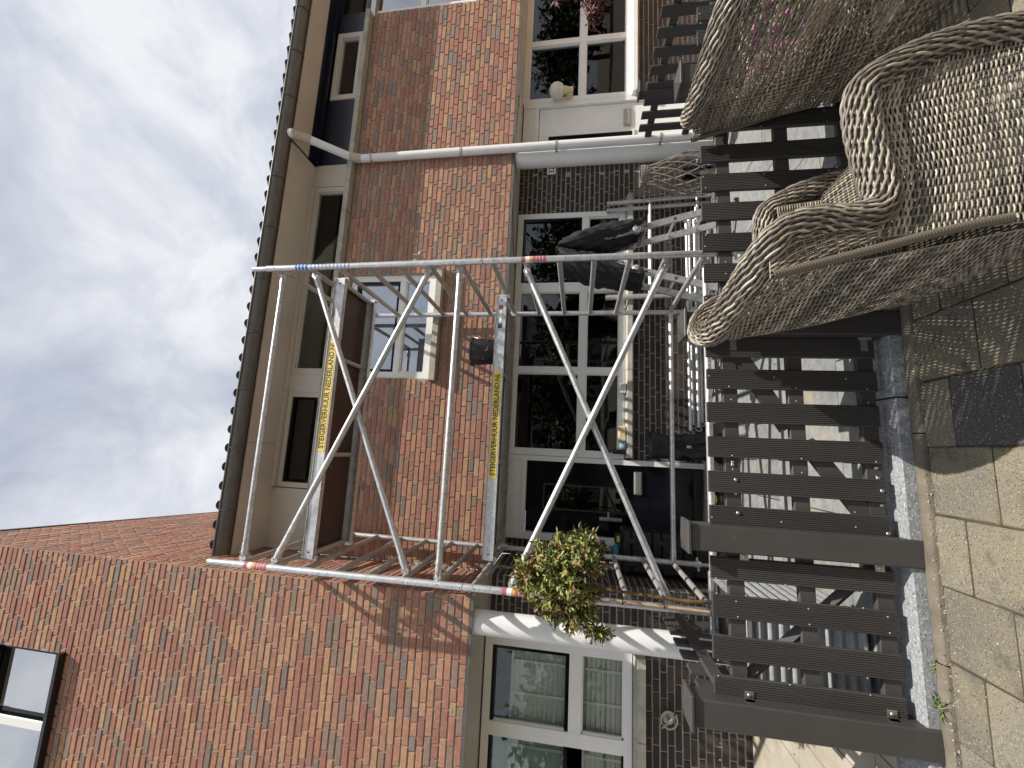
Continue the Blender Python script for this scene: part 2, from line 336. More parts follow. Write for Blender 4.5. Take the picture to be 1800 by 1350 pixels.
class Wall:
    """brickwork on a vertical plane: O origin, u along the wall, n outward"""
    def __init__(s, O, u, n, W, z0, z1, holes=(), seed=1, halves=.22, dep=.028):
        s.O = Vector(O); s.u = Vector(u).normalized(); s.n = Vector(n).normalized(); s.W = W; s.z0 = z0; s.z1 = z1; s.holes = holes; s.dep = dep
        rr = random.Random(seed); s.bricks = []
        row = 0; z = z0
        while z+BH <= z1+.012:
            zt = min(z+BH, z1); iv = [(0, W)]
            for (a, b, c, d) in holes:
                if c < zt-.005 and d > z+.005:
                    nv = []
                    for (p, q) in iv:
                        if b <= p or a >= q: nv.append((p, q)); continue
                        if a > p: nv.append((p, a))
                        if b < q: nv.append((b, q))
                    iv = nv
            x = -((row*.29+rr.uniform(-.05, .05)) % 1.0)*PU-PU
            while x < W:
                l = BL if rr.random() > halves else (BL-.0127)/2
                for (p, q) in iv:
                    a = max(x, p+.004); b = min(x+l, q-.004)
                    if b-a > .03: s.bricks.append((a, b, z, zt, rr.random(), rr.uniform(-.0025, .0025), rr.uniform(-.004, .004), rr.uniform(-.0015, .0015)))
                x += l+.0127
            z += PV; row += 1
    def pt(s, a, z, out=0): return s.O+s.u*a+Vector((0, 0, z))+s.n*out
    def backing(s, q):
        xs = sorted({0, s.W, *[min(max(h[0], 0), s.W) for h in s.holes], *[min(max(h[1], 0), s.W) for h in s.holes]})
        zs = sorted({s.z0-.006, s.z1+.004, *[min(max(h[2], s.z0), s.z1) for h in s.holes], *[min(max(h[3], s.z0), s.z1) for h in s.holes]})
        for i in range(len(xs)-1):
            for j in range(len(zs)-1):
                cx, cz = (xs[i]+xs[i+1])/2, (zs[j]+zs[j+1])/2
                if any(h[0] < cx < h[1] and h[2] < cz < h[3] for h in s.holes): continue
                o = -.009
                q.quad(s.pt(xs[i], zs[j], o), s.pt(xs[i+1], zs[j], o), s.pt(xs[i+1], zs[j+1], o), s.pt(xs[i], zs[j+1], o))
        for (a, b, c, d) in s.holes:       # reveals
            a, b, c, d = max(a, 0), min(b, s.W), max(c, s.z0), min(d, s.z1); i0, i1 = -.009, -.12
            for (p, r) in (((a, c), (a, d)), ((b, d), (b, c)), ((a, d), (b, d)), ((b, c), (a, c))):
                q.quad(s.pt(*p, i0), s.pt(*r, i0), s.pt(*r, i1), s.pt(*p, i1))
def lay(walls, parent, single_mat, joined_mat, limit, name='brick'):
    """the bricks that show largest are objects, the rest one joined part"""
    allb = []
    for wl in walls:
        for b in wl.bricks:
            c = wl.pt((b[0]+b[1])/2, (b[2]+b[3])/2); p = px(c); vis = p is not None and -6 < p[0] < 1806 and -6 < p[1] < 1356
            allb.append(((p[2] if vis else 1e3+R.random()), wl, b))
    allb.sort(key=lambda t: t[0]); q = MB(); off = root_off(parent)
    for i, (d, wl, b) in enumerate(allb):
        a0, a1, z0, z1, tn, out, tilt, dz = b; c = wl.pt((a0+a1)/2, (z0+z1)/2+dz, out)
        l, h = round((a1-a0)*200)/200 if i < limit else a1-a0, z1-z0
        if i < limit and d < 1e3:
            me = brick_mesh(l, round(h, 4), wl.dep, single_mat); o = bpy.data.objects.new(name, me); C.objects.link(o); o.parent = parent; o.location = c-off
            ang = math.atan2(wl.u.y, wl.u.x); o.rotation_euler = (0, tilt, ang); ORG[o] = off
        else:
            q.tone = tn; l2, h2, e = l/2, h/2, .003; dn = wl.dep
            P = lambda a, zz, o_: c+wl.u*a+Vector((0, 0, zz))-wl.n*o_
            vs = [P(-l2, -h2, dn), P(l2, -h2, dn), P(l2, h2, dn), P(-l2, h2, dn), P(-l2+e, -h2+e, 0), P(l2-e, -h2+e, 0), P(l2-e, h2-e, 0), P(-l2+e, h2-e, 0)]
            q.add(vs, [(4, 5, 6, 7), (0, 1, 5, 4), (1, 2, 6, 5), (2, 3, 7, 6), (3, 0, 4, 7)])
    if q.f: stuff(q.build(name, joined_mat, parent, tone=True))
def frame_window(parent, name, x0, x1, z0, z1, Y, xs, zs, fw, M, gl, d=.07, skip=(), sash=None):
    """xs, zs: inner bars (centre, width); frame faces -Y; panes are its children"""
    q = MB(); q.box((x0, Y, z0), (x0+fw, Y+d, z1)); q.box((x1-fw, Y, z0), (x1, Y+d, z1))
    q.box((x0+fw, Y, z0), (x1-fw, Y+d, z0+fw)); q.box((x0+fw, Y, z1-fw), (x1-fw, Y+d, z1))
    bx = [(x0, x0+fw)]+[(c-w/2, c+w/2) for c, w in xs]+[(x1-fw, x1)]; bz = [(z0, z0+fw)]+[(c-w/2, c+w/2) for c, w in zs]+[(z1-fw, z1)]
    for a, b in bx[1:-1]: q.box((a, Y+.002, z0+fw), (b, Y+d-.002, z1-fw))
    for i in range(len(bx)-1):
        for a, b in bz[1:-1]: q.box((bx[i][1], Y+.004, a), (bx[i+1][0], Y+d-.004, b))
    o = q.build(name, M, parent); n = 0
    for i in range(len(bx)-1):
        for j in range(len(bz)-1):
            a, b, c, e = bx[i][1], bx[i+1][0], bz[j][1], bz[j+1][0]
            g = MB(); yy = Y+d*.6
            if (i, j) in skip:
                s2 = MB(); t = .035; ys = Y+.018
                s2.box((a, ys, c), (a+t, ys+.05, e)); s2.box((b-t, ys, c), (b, ys+.05, e)); s2.box((a+t, ys, c), (b-t, ys+.05, c+t)); s2.box((a+t, ys, e-t), (b-t, ys+.05, e)); s2.build('sash', sash, o)
                a, b, c, e = a+t, b-t, c+t, e-t
            else:   # glazing bead
                s2 = MB(); t = .014; ys = Y+.02
                s2.box((a, ys, c), (a+t, ys+.03, e)); s2.box((b-t, ys, c), (b, ys+.03, e)); s2.box((a+t, ys, c), (b-t, ys+.03, c+t)); s2.box((a+t, ys, e-t), (b-t, ys+.03, e)); s2.build('glazing_bead', M, o)
            g.box((a, yy, c), (b, yy+.006, e)); g.build('pane', gl, o)
    return o
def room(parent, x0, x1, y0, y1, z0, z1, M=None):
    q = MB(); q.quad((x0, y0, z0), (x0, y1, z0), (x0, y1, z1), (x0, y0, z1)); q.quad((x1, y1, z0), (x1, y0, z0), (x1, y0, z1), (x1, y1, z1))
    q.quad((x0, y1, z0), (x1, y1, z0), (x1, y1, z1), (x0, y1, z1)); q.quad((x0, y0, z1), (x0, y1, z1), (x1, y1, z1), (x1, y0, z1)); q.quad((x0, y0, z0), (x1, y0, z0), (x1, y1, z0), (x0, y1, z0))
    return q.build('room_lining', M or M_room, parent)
# ================================================================== SETTING
q = MB(); q.quad((-60, -60, -.03), (60, -60, -.03), (60, 60, -.03), (-60, 60, -.03)); struct(q.build('ground', M_edge))
pav = MB().box((-4, -7, -.028), (9, -.86, -.007)).build('pavement', M_joint); struct(pav)
SP = .305
def slab_mesh(lx, ly, th, material, b=.006):
    q = MB(); q.bevbox((-lx/2, -ly/2, -th), (lx/2, ly/2, 0), b); return q.mesh('slab', material)
ms, msd = slab_mesh(.298, .298, .04, M_slab), slab_mesh(.298, .298, .04, M_slabd)
mcut = {}
for i in range(-5, 12):
    xc = 1.115-SP/2+i*SP+.002
    yb = -1.105 if i % 2 == 1 else -1.258
    k = 0; ys = []
    y = yb
    while y < -.98: y += SP
    top = -.952
    while y > -4.2:
        lo, hi = y-SP, min(y, top)  # cut slabs along the edging
        if hi-lo > .05:
            yc = (lo+hi)/2; h = hi-lo-.007
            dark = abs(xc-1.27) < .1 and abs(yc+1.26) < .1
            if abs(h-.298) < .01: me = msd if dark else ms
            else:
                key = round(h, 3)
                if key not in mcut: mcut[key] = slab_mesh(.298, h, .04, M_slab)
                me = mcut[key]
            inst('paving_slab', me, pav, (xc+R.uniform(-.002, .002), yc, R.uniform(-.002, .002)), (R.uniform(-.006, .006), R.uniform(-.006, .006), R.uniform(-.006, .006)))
        y -= SP
edg = MB().box((-4, -.951, -.027), (9, -.888, -.012)).build('edging_strip', M_joint); struct(edg)
for i in range(-4, 9):
    q = MB(); x0 = i*1.0+.18; n = 14; pr = []
    for k in range(7):
        a = math.pi*k/6; pr.append((-.9195-.0315*math.cos(a), .006+.014*math.sin(a)))
    pr = [(-.951, -.05)]+pr+[(-.888, -.05)]; rows = []
    for t in range(n+1):
        x = x0+.003+(.994)*t/n; rows.append([(x, y+R.uniform(-.0015, .0015), z+R.uniform(-.002, .002)) for y, z in pr])
    for r in rows: q.v.extend(r)
    for t in range(n):
        for k in range(len(pr)-1):
            a = t*len(pr)+k; q.f.append((a, a+1, a+len(pr)+1, a+len(pr))); q.t.append(0); q.m.append(0)
    q.build('edging_piece', M_edge, edg, smooth=True)
krb = MB().box((-4, -.884, -.03), (9, -.70, .02)).build('granite_kerb', M_joint); struct(krb)
for i, (a, b) in enumerate(((-2.9, -1.64), (-1.64, -.14), (-.14, 1.36), (1.36, 2.86), (2.86, 4.36), (4.36, 5.86), (5.86, 7.4))):
    MB().bevbox((a+.004, -.886, -.02), (b-.004, -.70, .066+R.uniform(-.003, .003)), .006).build('kerb_stone', M_grank, krb)
pat = MB().box((-.2, -.697, -.02), (4.66, 1.94, .062)).build('patio', M_joint); struct(pat)
def paving(parent, x0, x1, y0, y1, lx, ly, z, material, gap=.006, seed=3, name='patio_slab'):
    rr = random.Random(seed); cache = {}; j = 0; y = y1
    while y > y0+.02:
        yl = max(y-ly, y0); x = x0-(lx/2 if j % 2 else 0)
        while x < x1-.02:
            a, b = max(x, x0), min(x+lx, x1)
            if b-a > .03:
                key = (round(b-a, 3), round(y-yl, 3))
                if key not in cache: cache[key] = slab_mesh(key[0]-gap, key[1]-gap, .03, material, .003)
                inst(name, cache[key], parent, ((a+b)/2, (y+yl)/2, z+rr.uniform(-.0015, .0015)), (rr.uniform(-.003, .003), rr.uniform(-.003, .003), 0))
            x += lx
        y -= ly; j += 1
paving(pat, -.17, 4.66, -.697, 1.94, .60, .40, .082, M_gran)
pat2 = MB().box((4.72, -.697, -.02), (11, 3.0, .062)).build('neighbour_patio', M_joint); struct(pat2)
paving(pat2, 4.74, 6.9, -.697, 1.94, .50, .50, .082, M_sand, seed=5)
paving(pat2, 6.92, 11, -.697, 1.94, .40, .40, .084, M_terra, seed=6)
pat3 = MB().box((-4, -.697, -.02), (-.27, 1.06, .062)).build('side_patio', M_joint); struct(pat3)
paving(pat3, -4, -.27, -.697, 1.06, .40, .40, .082, M_sand, seed=8)
# ================================================================== CENTRE HOUSE
Y1, YD = 1.42, 1.93
def prism_x(q, prof, x0, x1):
    """extrude a closed (y,z) outline along x"""
    n = len(prof); q.add([(x0, y, z) for y, z in prof]+[(x1, y, z) for y, z in prof], [(i, (i+1) % n, n+(i+1) % n, n+i) for i in range(n)]+[tuple(reversed(range(n))), tuple(range(n, 2*n))])
HC = thing('terraced_house', 'red brick terraced house behind the scaffold, dark brick ground floor, black front door, number 34', 'house', (2.2, 1.42, 0))
up = Wall((-.27, Y1, 0), (1, 0, 0), (0, -1, 0), 4.985, 2.497, 4.598, [(2.06, 3.378, 3.25, 4.50)], seed=11)
lowc = [Wall((-.2, YD, 0), (1, 0, 0), (0, -1, 0), 4.92, .075, 2.47, [(.18, 1.165, -.1, 2.6), (1.165, 4.33, .985, 2.6)], seed=12, halves=.25)]
q = MB(); up.backing(q); q.box((-.27, Y1+.13, 2.5), (1.75, Y1+.2, 4.6)); q.box((3.15, Y1+.13, 2.5), (4.715, Y1+.2, 4.6)); q.build('wall', M_mortar, HC)
q = MB(); [x.backing(q) for x in lowc]; q.build('lower_wall', M_mortar_w, HC)
lay([up], HC, M_br_o, M_br_a, 300, 'brick'); lay(lowc, HC, M_dk_o, M_dk_a, 260, 'dark_brick')
# soffit over the ground floor: three boards with joints, and a thin drip trim
for a, b in ((-.2, 1.5), (1.506, 3.1), (3.106, 4.715)): MB().box((a, Y1+.012, 2.472), (b, YD+.02, 2.486)).build('soffit_board', M_soffit, HC)
MB().box((-.26, Y1+.002, 2.462), (4.715, Y1+.011, 2.497)).build('drip_trim', M_zinc, HC)
MB().tube([(4.1, 1.45, 2.468), (3.62, 1.62, 2.466), (3.35, 1.86, 2.466)], .004, 5).build('cable', M_cable, HC)
# big ground floor window
win = frame_window(HC, 'window', .965, 4.125, 1.065, 2.455, 1.885, [(2.012, .075), (3.095, .125)], [(1.57, .085)], .07, M_white, M_glass, skip=((2, 1),), sash=M_blackgl)
for k in range(15):     # slatted blind hanging behind the sash on the right
    x = 3.20+k*.056; MB().box((x, 2.10, 1.75), (x+.044, 2.108, 2.30)).build('blind_slat', M_room, win)
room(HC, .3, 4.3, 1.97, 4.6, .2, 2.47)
# inside, dimly seen: a chair, a shelf, a picture
MB().box((1.6, 4.3, .9), (2.6, 4.5, 2.2)).build('cupboard', M_wood, HC)
a = MB(); a.tube([(2.75, 2.4, .5), (2.62, 2.45, 1.2), (2.55, 2.5, 1.42)], .03, 8); a.tube([(2.95, 2.4, .5), (2.9, 2.45, 1.45)], .03, 8); a.bevbox((2.55, 2.35, .95), (3.0, 2.75, 1.05), .02); a.build('red_chair_back', M_red, HC)
for a, b in ((.985, 2.02), (2.026, 3.06), (3.066, 4.31)):
    q = MB(); prism_x(q, [(1.80, .985), (1.80, 1.04), (1.90, 1.062), (1.93, 1.062), (1.93, .985)], a, b); q.build('window_sill', M_conc, HC)
# door
dr = MB(); dr.box((-.005, 1.885, .17), (.07, 1.955, 2.455)); dr.box((.90, 1.885, .17), (.9595, 1.955, 2.455)); dr.box((.07, 1.887, 2.205), (.90, 1.953, 2.255)); dr.box((.07, 1.9, 2.255), (.90, 1.945, 2.455))
dr = dr.build('door_frame', M_white, HC)
d = MB(); d.bevbox((.075, 1.925, .20), (.895, 1.965, 2.20), .004); d = d.build('door', M_blackgl, HC)
MB().box((.36, 1.919, 1.05), (.62, 1.9245, 1.98)).build('door_glass', M_glass, d)
for a, b, c, e in ((.34, .36, 1.03, 2.0), (.62, .64, 1.03, 2.0), (.36, .62, 1.03, 1.05), (.36, .62, 1.98, 2.0)): MB().box((a, 1.913, c), (b, 1.926, e)).build('glass_trim', M_black, d)
a = MB(); a.bevbox((.57, 1.905, .86), (.83, 1.927, .95), .006); a.bevbox((.585, 1.899, .875), (.815, 1.906, .935), .004); a.build('letter_slot', M_steel, d)
a = MB(); a.bevbox((.255, 1.91, 1.08), (.295, 1.927, 1.34), .005); a.tube([(.275, 1.91, 1.24), (.275, 1.865, 1.24), (.275, 1.86, 1.24), (.36, 1.86, 1.24)], .010, 8); a.build('door_handle', M_steel, d)
MB().bevbox((.08, 1.89, .21), (.89, 1.925, .30), .008).build('weather_bar', M_black, d)
MB().bevbox((-.05, 1.60, .05), (1.02, 1.93, .185), .008).build('doorstep', M_conc, HC)
# number plate
def number_plate(parent, txt, x, z, Y, wpl=.15, hpl=.115):
    pl = MB().bevbox((x, Y-.008, z), (x+wpl, Y, z+hpl), .002).build('number_plate', M_wprint, parent)
    me = text_mesh(txt, hpl*.66, wpl*.72, .02); me.materials.append(M_ink); o = inst('digits', me, pl, (x+wpl*.14, Y-.0085, z+hpl*.17)); return pl
number_plate(HC, '34', -.175, 1.965, YD-.001)
# upper window
frame_window(HC, 'window', 1.797, 3.103, 3.375, 4.49, 1.462, [], [(3.80, .075)], .075, M_white, M_glassu, skip=((0, 1),), sash=M_blackgl)
q = MB(); prism_x(q, [(1.325, 3.255), (1.325, 3.325), (1.46, 3.373), (1.50, 3.373), (1.50, 3.255)], 1.765, 3.135); q.build('window_sill', M_conc, HC)
room(HC, 1.5, 3.4, 1.56, 3.6, 3.0, 4.6)
# aluminium bracket screwed to the brickwork
q = MB(); q.bevbox((3.235, 1.405, 3.50), (3.285, 1.419, 3.68), .003); q.bevbox((3.245, 1.19, 3.50), (3.275, 1.405, 3.525), .003); q.box((3.247, 1.20, 3.525), (3.251, 1.40, 3.60)); q.build('wall_bracket', M_alu, HC)
# coping under the top-floor strip
def coping(parent, xs):
    for a, b in zip(xs, xs[1:]):
        q = MB(); prism_x(q, [(1.325, 4.612), (1.325, 4.672), (1.345, 4.69), (1.56, 4.712), (1.56, 4.612)], a+.003, b-.003); q.build('coping_stone', M_conc, parent)
coping(HC, (-.27, .62, 1.75, 2.86, 3.95, 4.72))
# top-floor strip between coping and eaves
def strip_panel(parent, x0, x1, M, Y=1.50, z0=4.705, z1=5.262): return MB().box((x0, Y, z0), (x1, Y+.05, z1)).build('wall_panel', M, parent)
strip_panel(HC, -.27, .425, M_cream); strip_panel(HC, 4.425, 4.745, M_cream)
frame_window(HC, 'window', .437, 1.60, 4.705, 5.215, 1.505, [], [], .06, M_cream, M_glass, skip=((0, 0),), sash=M_blackgl)
MB().box((1.602, 1.50, 4.705), (1.83, 1.545, 5.215)).build('wall_panel', M_cream, HC)
frame_window(HC, 'window', 1.832, 4.418, 4.705, 5.245, 1.505, [], [], .065, M_cream, M_glassb)
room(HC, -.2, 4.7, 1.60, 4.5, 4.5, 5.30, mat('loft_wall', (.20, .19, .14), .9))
for x in (3.5, 3.9, 2.9):     # shelves seen behind the strip window
    MB().box((x, 1.9, 4.9), (x+.03, 2.3, 5.2)).build('shelf_upright', M_cream, HC)
MB().box((2.7, 1.9, 4.95), (4.2, 2.2, 4.97)).build('shelf', M_cream, HC)
for a, b in ((.44, 1.60), (1.606, 3.0), (3.006, 4.418)): MB().box((a, 1.455, 5.216), (b, 1.50, 5.252)).build('head_board', M_cream, HC)
def eaves(parent, x0, x1, cuts, M2=None):
    xs = [x0]+cuts+[x1]
    for a, b in zip(xs, xs[1:]):
        MB().box((a+.002, 1.00, 5.252), (b-.002, 1.325, 5.266)).build('eaves_board', M_cream, parent)
        MB().box((a+.002, 1.329, 5.256), (b-.002, 1.56, 5.27)).build('eaves_board', M2 or M_cream, parent)
eaves(HC, -.27, 4.72, [.95, 2.42, 4.30])
def gutter(parent, x0, x1, y=.945, z=5.345, r=.078):
    q = MB(); n = 10; prof = []
    for k in range(n+1):
        a = math.pi+math.pi*k/n; prof.append((y+r*math.cos(a), z+.92*1.35*r*math.sin(a)))
    inner = [(y+(p[0]-y)*.94, z+(p[1]-z)*.94) for p in prof]
    b = len(q.v)
    for x in (x0, x1): q.v.extend([(x, *p) for p in prof]+[(x, *p) for p in reversed(inner)])
    m_ = len(prof)*2
    for i in range(m_): q.f.append((i, (i+1) % m_, m_+(i+1) % m_, m_+i)); q.t.append(0); q.m.append(0)
    for s in (0, m_):
        for i in range(len(prof)-1): q.f.append((s+i, s+i+1, s+m_-2-i, s+m_-1-i)); q.t.append(0); q.m.append(0)
    o = q.build('gutter', M_zinc, parent); autosmooth(o)
    MB().tube([(x0, y-r-.004, z+.004), (x1, y-r-.004, z+.004)], .0105, 8).build('gutter_bead', M_zinc, o)
    x = x0+.12+ (0.35 if x0 < 0 else .45)
    while x < x1:
        q = MB(); pts = []
        for k in range(n+1):
            a = math.pi+math.pi*k/n; pts.append((x, y+(r+.005)*math.cos(a), z+1.242*(r+.004)*math.sin(a)))
        pts.append((x, y+r+.02, z+.01)); q.tube(pts, .0085, 5); q.build('gutter_bracket', M_zinc, o); x += .655
    return o
gutter(HC, -.235, 4.715)
def roof(parent, x0, x1):
    q = MB(); q.add([(x0, .985, 5.42), (x1, .985, 5.42), (x1, 3.6, 7.1), (x0, 3.6, 7.1), (x0, .985, 5.26), (x1, .985, 5.26), (x1, 3.6, 5.3), (x0, 3.6, 5.3)], [(0, 1, 2, 3), (0, 4, 5, 1), (1, 5, 6, 2), (0, 3, 7, 4), (3, 2, 6, 7)])
    rf = q.build('roof', M_tile, parent)
    q = MB(); n = 8; sl = math.atan2(1.77, 2.615); ca, sa = math.cos(sl), math.sin(sl)
    for i in range(2):
        t = -.06+1.0*i
        for k in range(n+1):
            a = math.pi*k/n; hx, hz = .050*math.cos(a), .036*math.sin(a)
            q.v.append((hx, t*ca-hz*sa, t*sa+hz*ca))
    for k in range(n): q.f.append((k, k+1, n+1+k+1, n+1+k)); q.t.append(0); q.m.append(0)
    q.f.append(tuple(range(n+1))); q.t.append(0); q.m.append(0)
    me = q.mesh('tile', M_tile, smooth=False); x = x0+.08
    while x < x1:
        inst('roof_tile', me, parent if False else rf, (x, .985, 5.458)); x += .205
    return rf
roof(HC, -.22, 4.715)
# ================================================================== RIGHT HOUSE
HR = thing('terraced_house', 'red brick terraced house on the right, navy panels above, white front door, number 32', 'house', (7.2, 1.42, 0))
upr = Wall((4.72, Y1, 0), (1, 0, 0), (0, -1, 0), 4.6, 2.497, 4.598, [(2.335, 3.7, 3.06, 4.598)], seed=21)
lowr = [Wall((4.72, YD, 0), (1, 0, 0), (0, -1, 0), 4.6, .075, 2.47, [(.108, 1.075, -.1, 2.6), (1.075, 3.9, .93, 2.6)], seed=22, halves=.25)]
q = MB(); upr.backing(q); q.build('wall', M_mortar, HR); q = MB(); [x.backing(q) for x in lowr]; q.build('lower_wall', M_mortar_w, HR)
lay([upr], HR, M_br_o, M_br_a, 300, 'brick'); lay(lowr, HR, M_dk_o, M_dk_a, 200, 'dark_brick')
for a, b in ((4.72, 6.3), (6.306, 9.3)): MB().box((a, Y1+.012, 2.472), (b, YD+.02, 2.486)).build('soffit_board', M_soffit, HR)
MB().box((4.72, Y1+.002, 2.462), (9.3, Y1+.011, 2.497)).build('drip_trim', M_zinc, HR)
MB().tube([(5.0, 1.46, 2.468), (5.6, 1.52, 2.466), (5.65, 1.6, 2.466)], .004, 5).build('cable', M_cable, HR)
MB().bevbox((5.45, 1.50, 2.440), (5.56, 1.53, 2.470), .004).build('cable_clip', M_ivory, HR)
w2 = frame_window(HR, 'window', 5.80, 8.6, 1.0, 2.47, 1.885, [(6.775, .085), (7.7, .09)], [(1.655, .085)], .07, M_white, M_glass)
for k in range(31):
    z = 1.08+k*.0445; MB().add([(6.80, 2.025, z), (8.5, 2.025, z), (8.5, 2.0, z+.043), (6.80, 2.0, z+.043)], [(0, 1, 2, 3)]).build('blind_slat', M_blind, w2)
for x in (6.95, 7.25, 7.55): MB().box((x, 1.992, 1.08), (x+.022, 1.995, 2.45)).build('blind_tape', M_tape, w2)
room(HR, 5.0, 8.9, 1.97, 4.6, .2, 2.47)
for a, b in ((5.80, 6.66), (6.666, 8.7)):
    q = MB(); prism_x(q, [(1.80, .93), (1.80, .985), (1.90, 1.0), (1.93, 1.0), (1.93, .93)], a, b); q.build('window_sill', M_white, HR)
q = MB(); q.box((4.828, 1.885, .17), (4.89, 1.955, 2.455)); q.box((5.735, 1.885, .17), (5.797, 1.955, 2.455)); q.box((4.89, 1.887, 2.24), (5.735, 1.953, 2.29)); q.box((4.89, 1.9, 2.29), (5.735, 1.945, 2.455)); q.build('door_frame', M_white, HR)
d = MB().bevbox((4.895, 1.925, .20), (5.73, 1.965, 2.235), .004).build('door', M_white, HR)
MB().box((5.02, 1.919, .98), (5.29, 1.9245, 2.10)).build('door_glass', M_blackgl, d)
for a, b, c, e in ((4.995, 5.02, .955, 2.125), (5.29, 5.315, .955, 2.125), (5.02, 5.29, .955, .98), (5.02, 5.29, 2.10, 2.125)): MB().box((a, 1.91, c), (b, 1.926, e)).build('glass_trim', M_white, d)
a = MB(); a.bevbox((5.37, 1.905, 1.00), (5.63, 1.927, 1.095), .006); a.bevbox((5.385, 1.899, 1.015), (5.615, 1.906, 1.08), .004); a.build('letter_slot', M_alud, d)
MB().bevbox((4.76, 1.60, .05), (5.83, 1.93, .185), .008).build('doorstep', M_conc, HR)
number_plate(HR, '32', 4.722, 1.985, YD-.001, .125)
lp = MB().lathe((5.86, 1.885, 1.83), [(.0, -.03), (.052, -.03), (.052, -.004), (.04, 0)], 16, 'y'); lp.tube([(5.86, 1.86, 1.83), (5.86, 1.77, 1.83), (5.86, 1.765, 1.88)], .026, 10); lp.lathe((5.86, 1.765, 1.86), [(.0, -.09), (.035, -.085), (.035, -.02), (.045, .0), (.05, .035), (.0, .036)], 16); lp = lp.build('wall_lamp', M_ivory, HR)
autosmooth(lp); g = MB().lathe((5.86, 1.765, 1.99), [(.03, -.098), (.06, -.085), (.09, -.055), (.105, -.01), (.1, .04), (.075, .08), (.04, .1), (0, .105)], 20).build('lamp_globe', M_bulb, lp, smooth=True)
coping(HR, (4.72, 5.62, 7.02)); strip_panel(HR, 4.747, 5.755, M_navy); 
frame_window(HR, 'window', 5.765, 6.86, 4.76, 5.175, 1.49, [], [], .075, M_cream, M_glassb); MB().box((5.757, 1.51, 4.705), (6.868, 1.55, 4.758)).build('wall_panel', M_navy, HR); MB().box((5.757, 1.51, 5.177), (6.868, 1.55, 5.262)).build('wall_panel', M_navy, HR)
strip_panel(HR, 6.87, 7.14, M_navy)
frame_window(HR, 'window', 7.142, 8.3, 4.705, 5.262, 1.50, [], [], .06, M_navy, M_glassb); strip_panel(HR, 8.302, 9.3, M_navy)
q = MB()
for k in range(14): x = 7.2+k*.06; q.tube([(x, 1.66+.02*(k % 2), 4.75), (x+.01, 1.66+.02*((k+1) % 2), 5.22)], .035, 6)
q.build('curtain', M_blind, HR)
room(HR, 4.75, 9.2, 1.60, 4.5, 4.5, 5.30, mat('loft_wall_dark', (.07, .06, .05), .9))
eaves(HR, 4.75, 9.3, [6.6], M_navy); MB().box((4.752, 1.43, 5.20), (9.3, 1.487, 5.252)).build('head_board', M_navy, HR)
gutter(HR, 4.718, 9.3); roof(HR, 4.718, 9.3)
frame_window(HR, 'window', 7.07, 8.4, 3.09, 4.70, 1.47, [(7.5, .07)], [(3.9, .07)], .075, M_white, M_glassu)
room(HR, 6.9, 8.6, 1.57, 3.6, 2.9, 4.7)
# ================================================================== LEFT BUILDING
YL, YLd = .443, 1.08
HL = thing('brick_building', 'taller brick building on the left with its corner in front of the scaffold', 'building', (-1.6, .443, 0))
wf = Wall((-3.6, YL, 0), (1, 0, 0), (0, -1, 0), 3.385, 2.463, 8.44, [(.4, 2.475, 6.40, 7.30)], seed=31)
wr = Wall((-.215, YL, 0), (-.06, .977, 0), (.977, .06, 0), 3.9, 2.463, 8.44, [(1.02, 4.2, 2.2, 5.18)], seed=32)
wl1 = Wall((-3.6, YLd, 0), (1, 0, 0), (0, -1, 0), 3.4, .075, 2.44, [(.5, 2.86, .97, 2.6)], seed=33, halves=.25)
wl2 = Wall((-.2, YLd, 0), (0, 1, 0), (1, 0, 0), .86, .075, 2.455, [], seed=34, halves=.25)
q = MB(); wf.backing(q); wr.backing(q); q.build('wall', M_mortar, HL); q = MB(); wl1.backing(q); wl2.backing(q); q.build('lower_wall', M_mortar_w, HL)
lay([wf, wr], HL, M_br_o, M_br_a, 300, 'brick'); lay([wl1, wl2], HL, M_dk_o, M_dk_a, 220, 'dark_brick')
q = MB(); q.add([(-3.7, .40, 8.44), (-.20, .40, 8.44), (-.46, 4.4, 8.44), (-3.7, 4.4, 8.44), (-3.7, .40, 8.50), (-.20, .40, 8.50), (-.46, 4.4, 8.50), (-3.7, 4.4, 8.50)], [(0, 1, 5, 4), (1, 2, 6, 5), (2, 3, 7, 6), (4, 5, 6, 7), (3, 2, 1, 0), (3, 0, 4, 7)]); q.build('roof_trim', M_black, HL)
# lead flashing where the neighbour's roof meets the wall
q = MB(); q.add([(-.205, 1.0, 5.50), (-.26, 1.9, 6.1), (-.255, 1.9, 6.0), (-.20, 1.0, 5.36)], [(0, 1, 2, 3)]); q.add([(-.19, .93, 5.50), (-.21, 1.05, 5.58), (-.2, 1.05, 5.38), (-.185, .93, 5.36)], [(0, 1, 2, 3)]); q.build('flashing', M_zinc, HL)
for a, b in ((-3.6, -1.8), (-1.794, -.215)): MB().box((a, YL+.012, 2.442), (b, YLd+.02, 2.456)).build('soffit_board', M_soffit, HL)
MB().add([(-.215, YL+.012, 2.440), (-.255, YLd, 2.440), (-.2, YLd, 2.440)], [(0, 1, 2)]).build('soffit_corner', M_soffit, HL)
MB().box((-3.6, YL+.002, 2.432), (-.217, YL+.011, 2.463)).build('drip_trim', M_zinc, HL)
wll = frame_window(HL, 'window', -3.1, -.745, 1.075, 2.425, 1.035, [(-1.525, .115), (-2.35, .09)], [(1.575, .115)], .07, M_white, M_glassb, skip=((2, 1),), sash=M_blackgl)
for k in range(24):
    z = 1.115+k*.0445; MB().add([(-3.05, 1.160, z), (-.77, 1.160, z), (-.77, 1.135, z+.043), (-3.05, 1.135, z+.043)], [(0, 1, 2, 3)]).build('blind_slat', M_blind, wll)
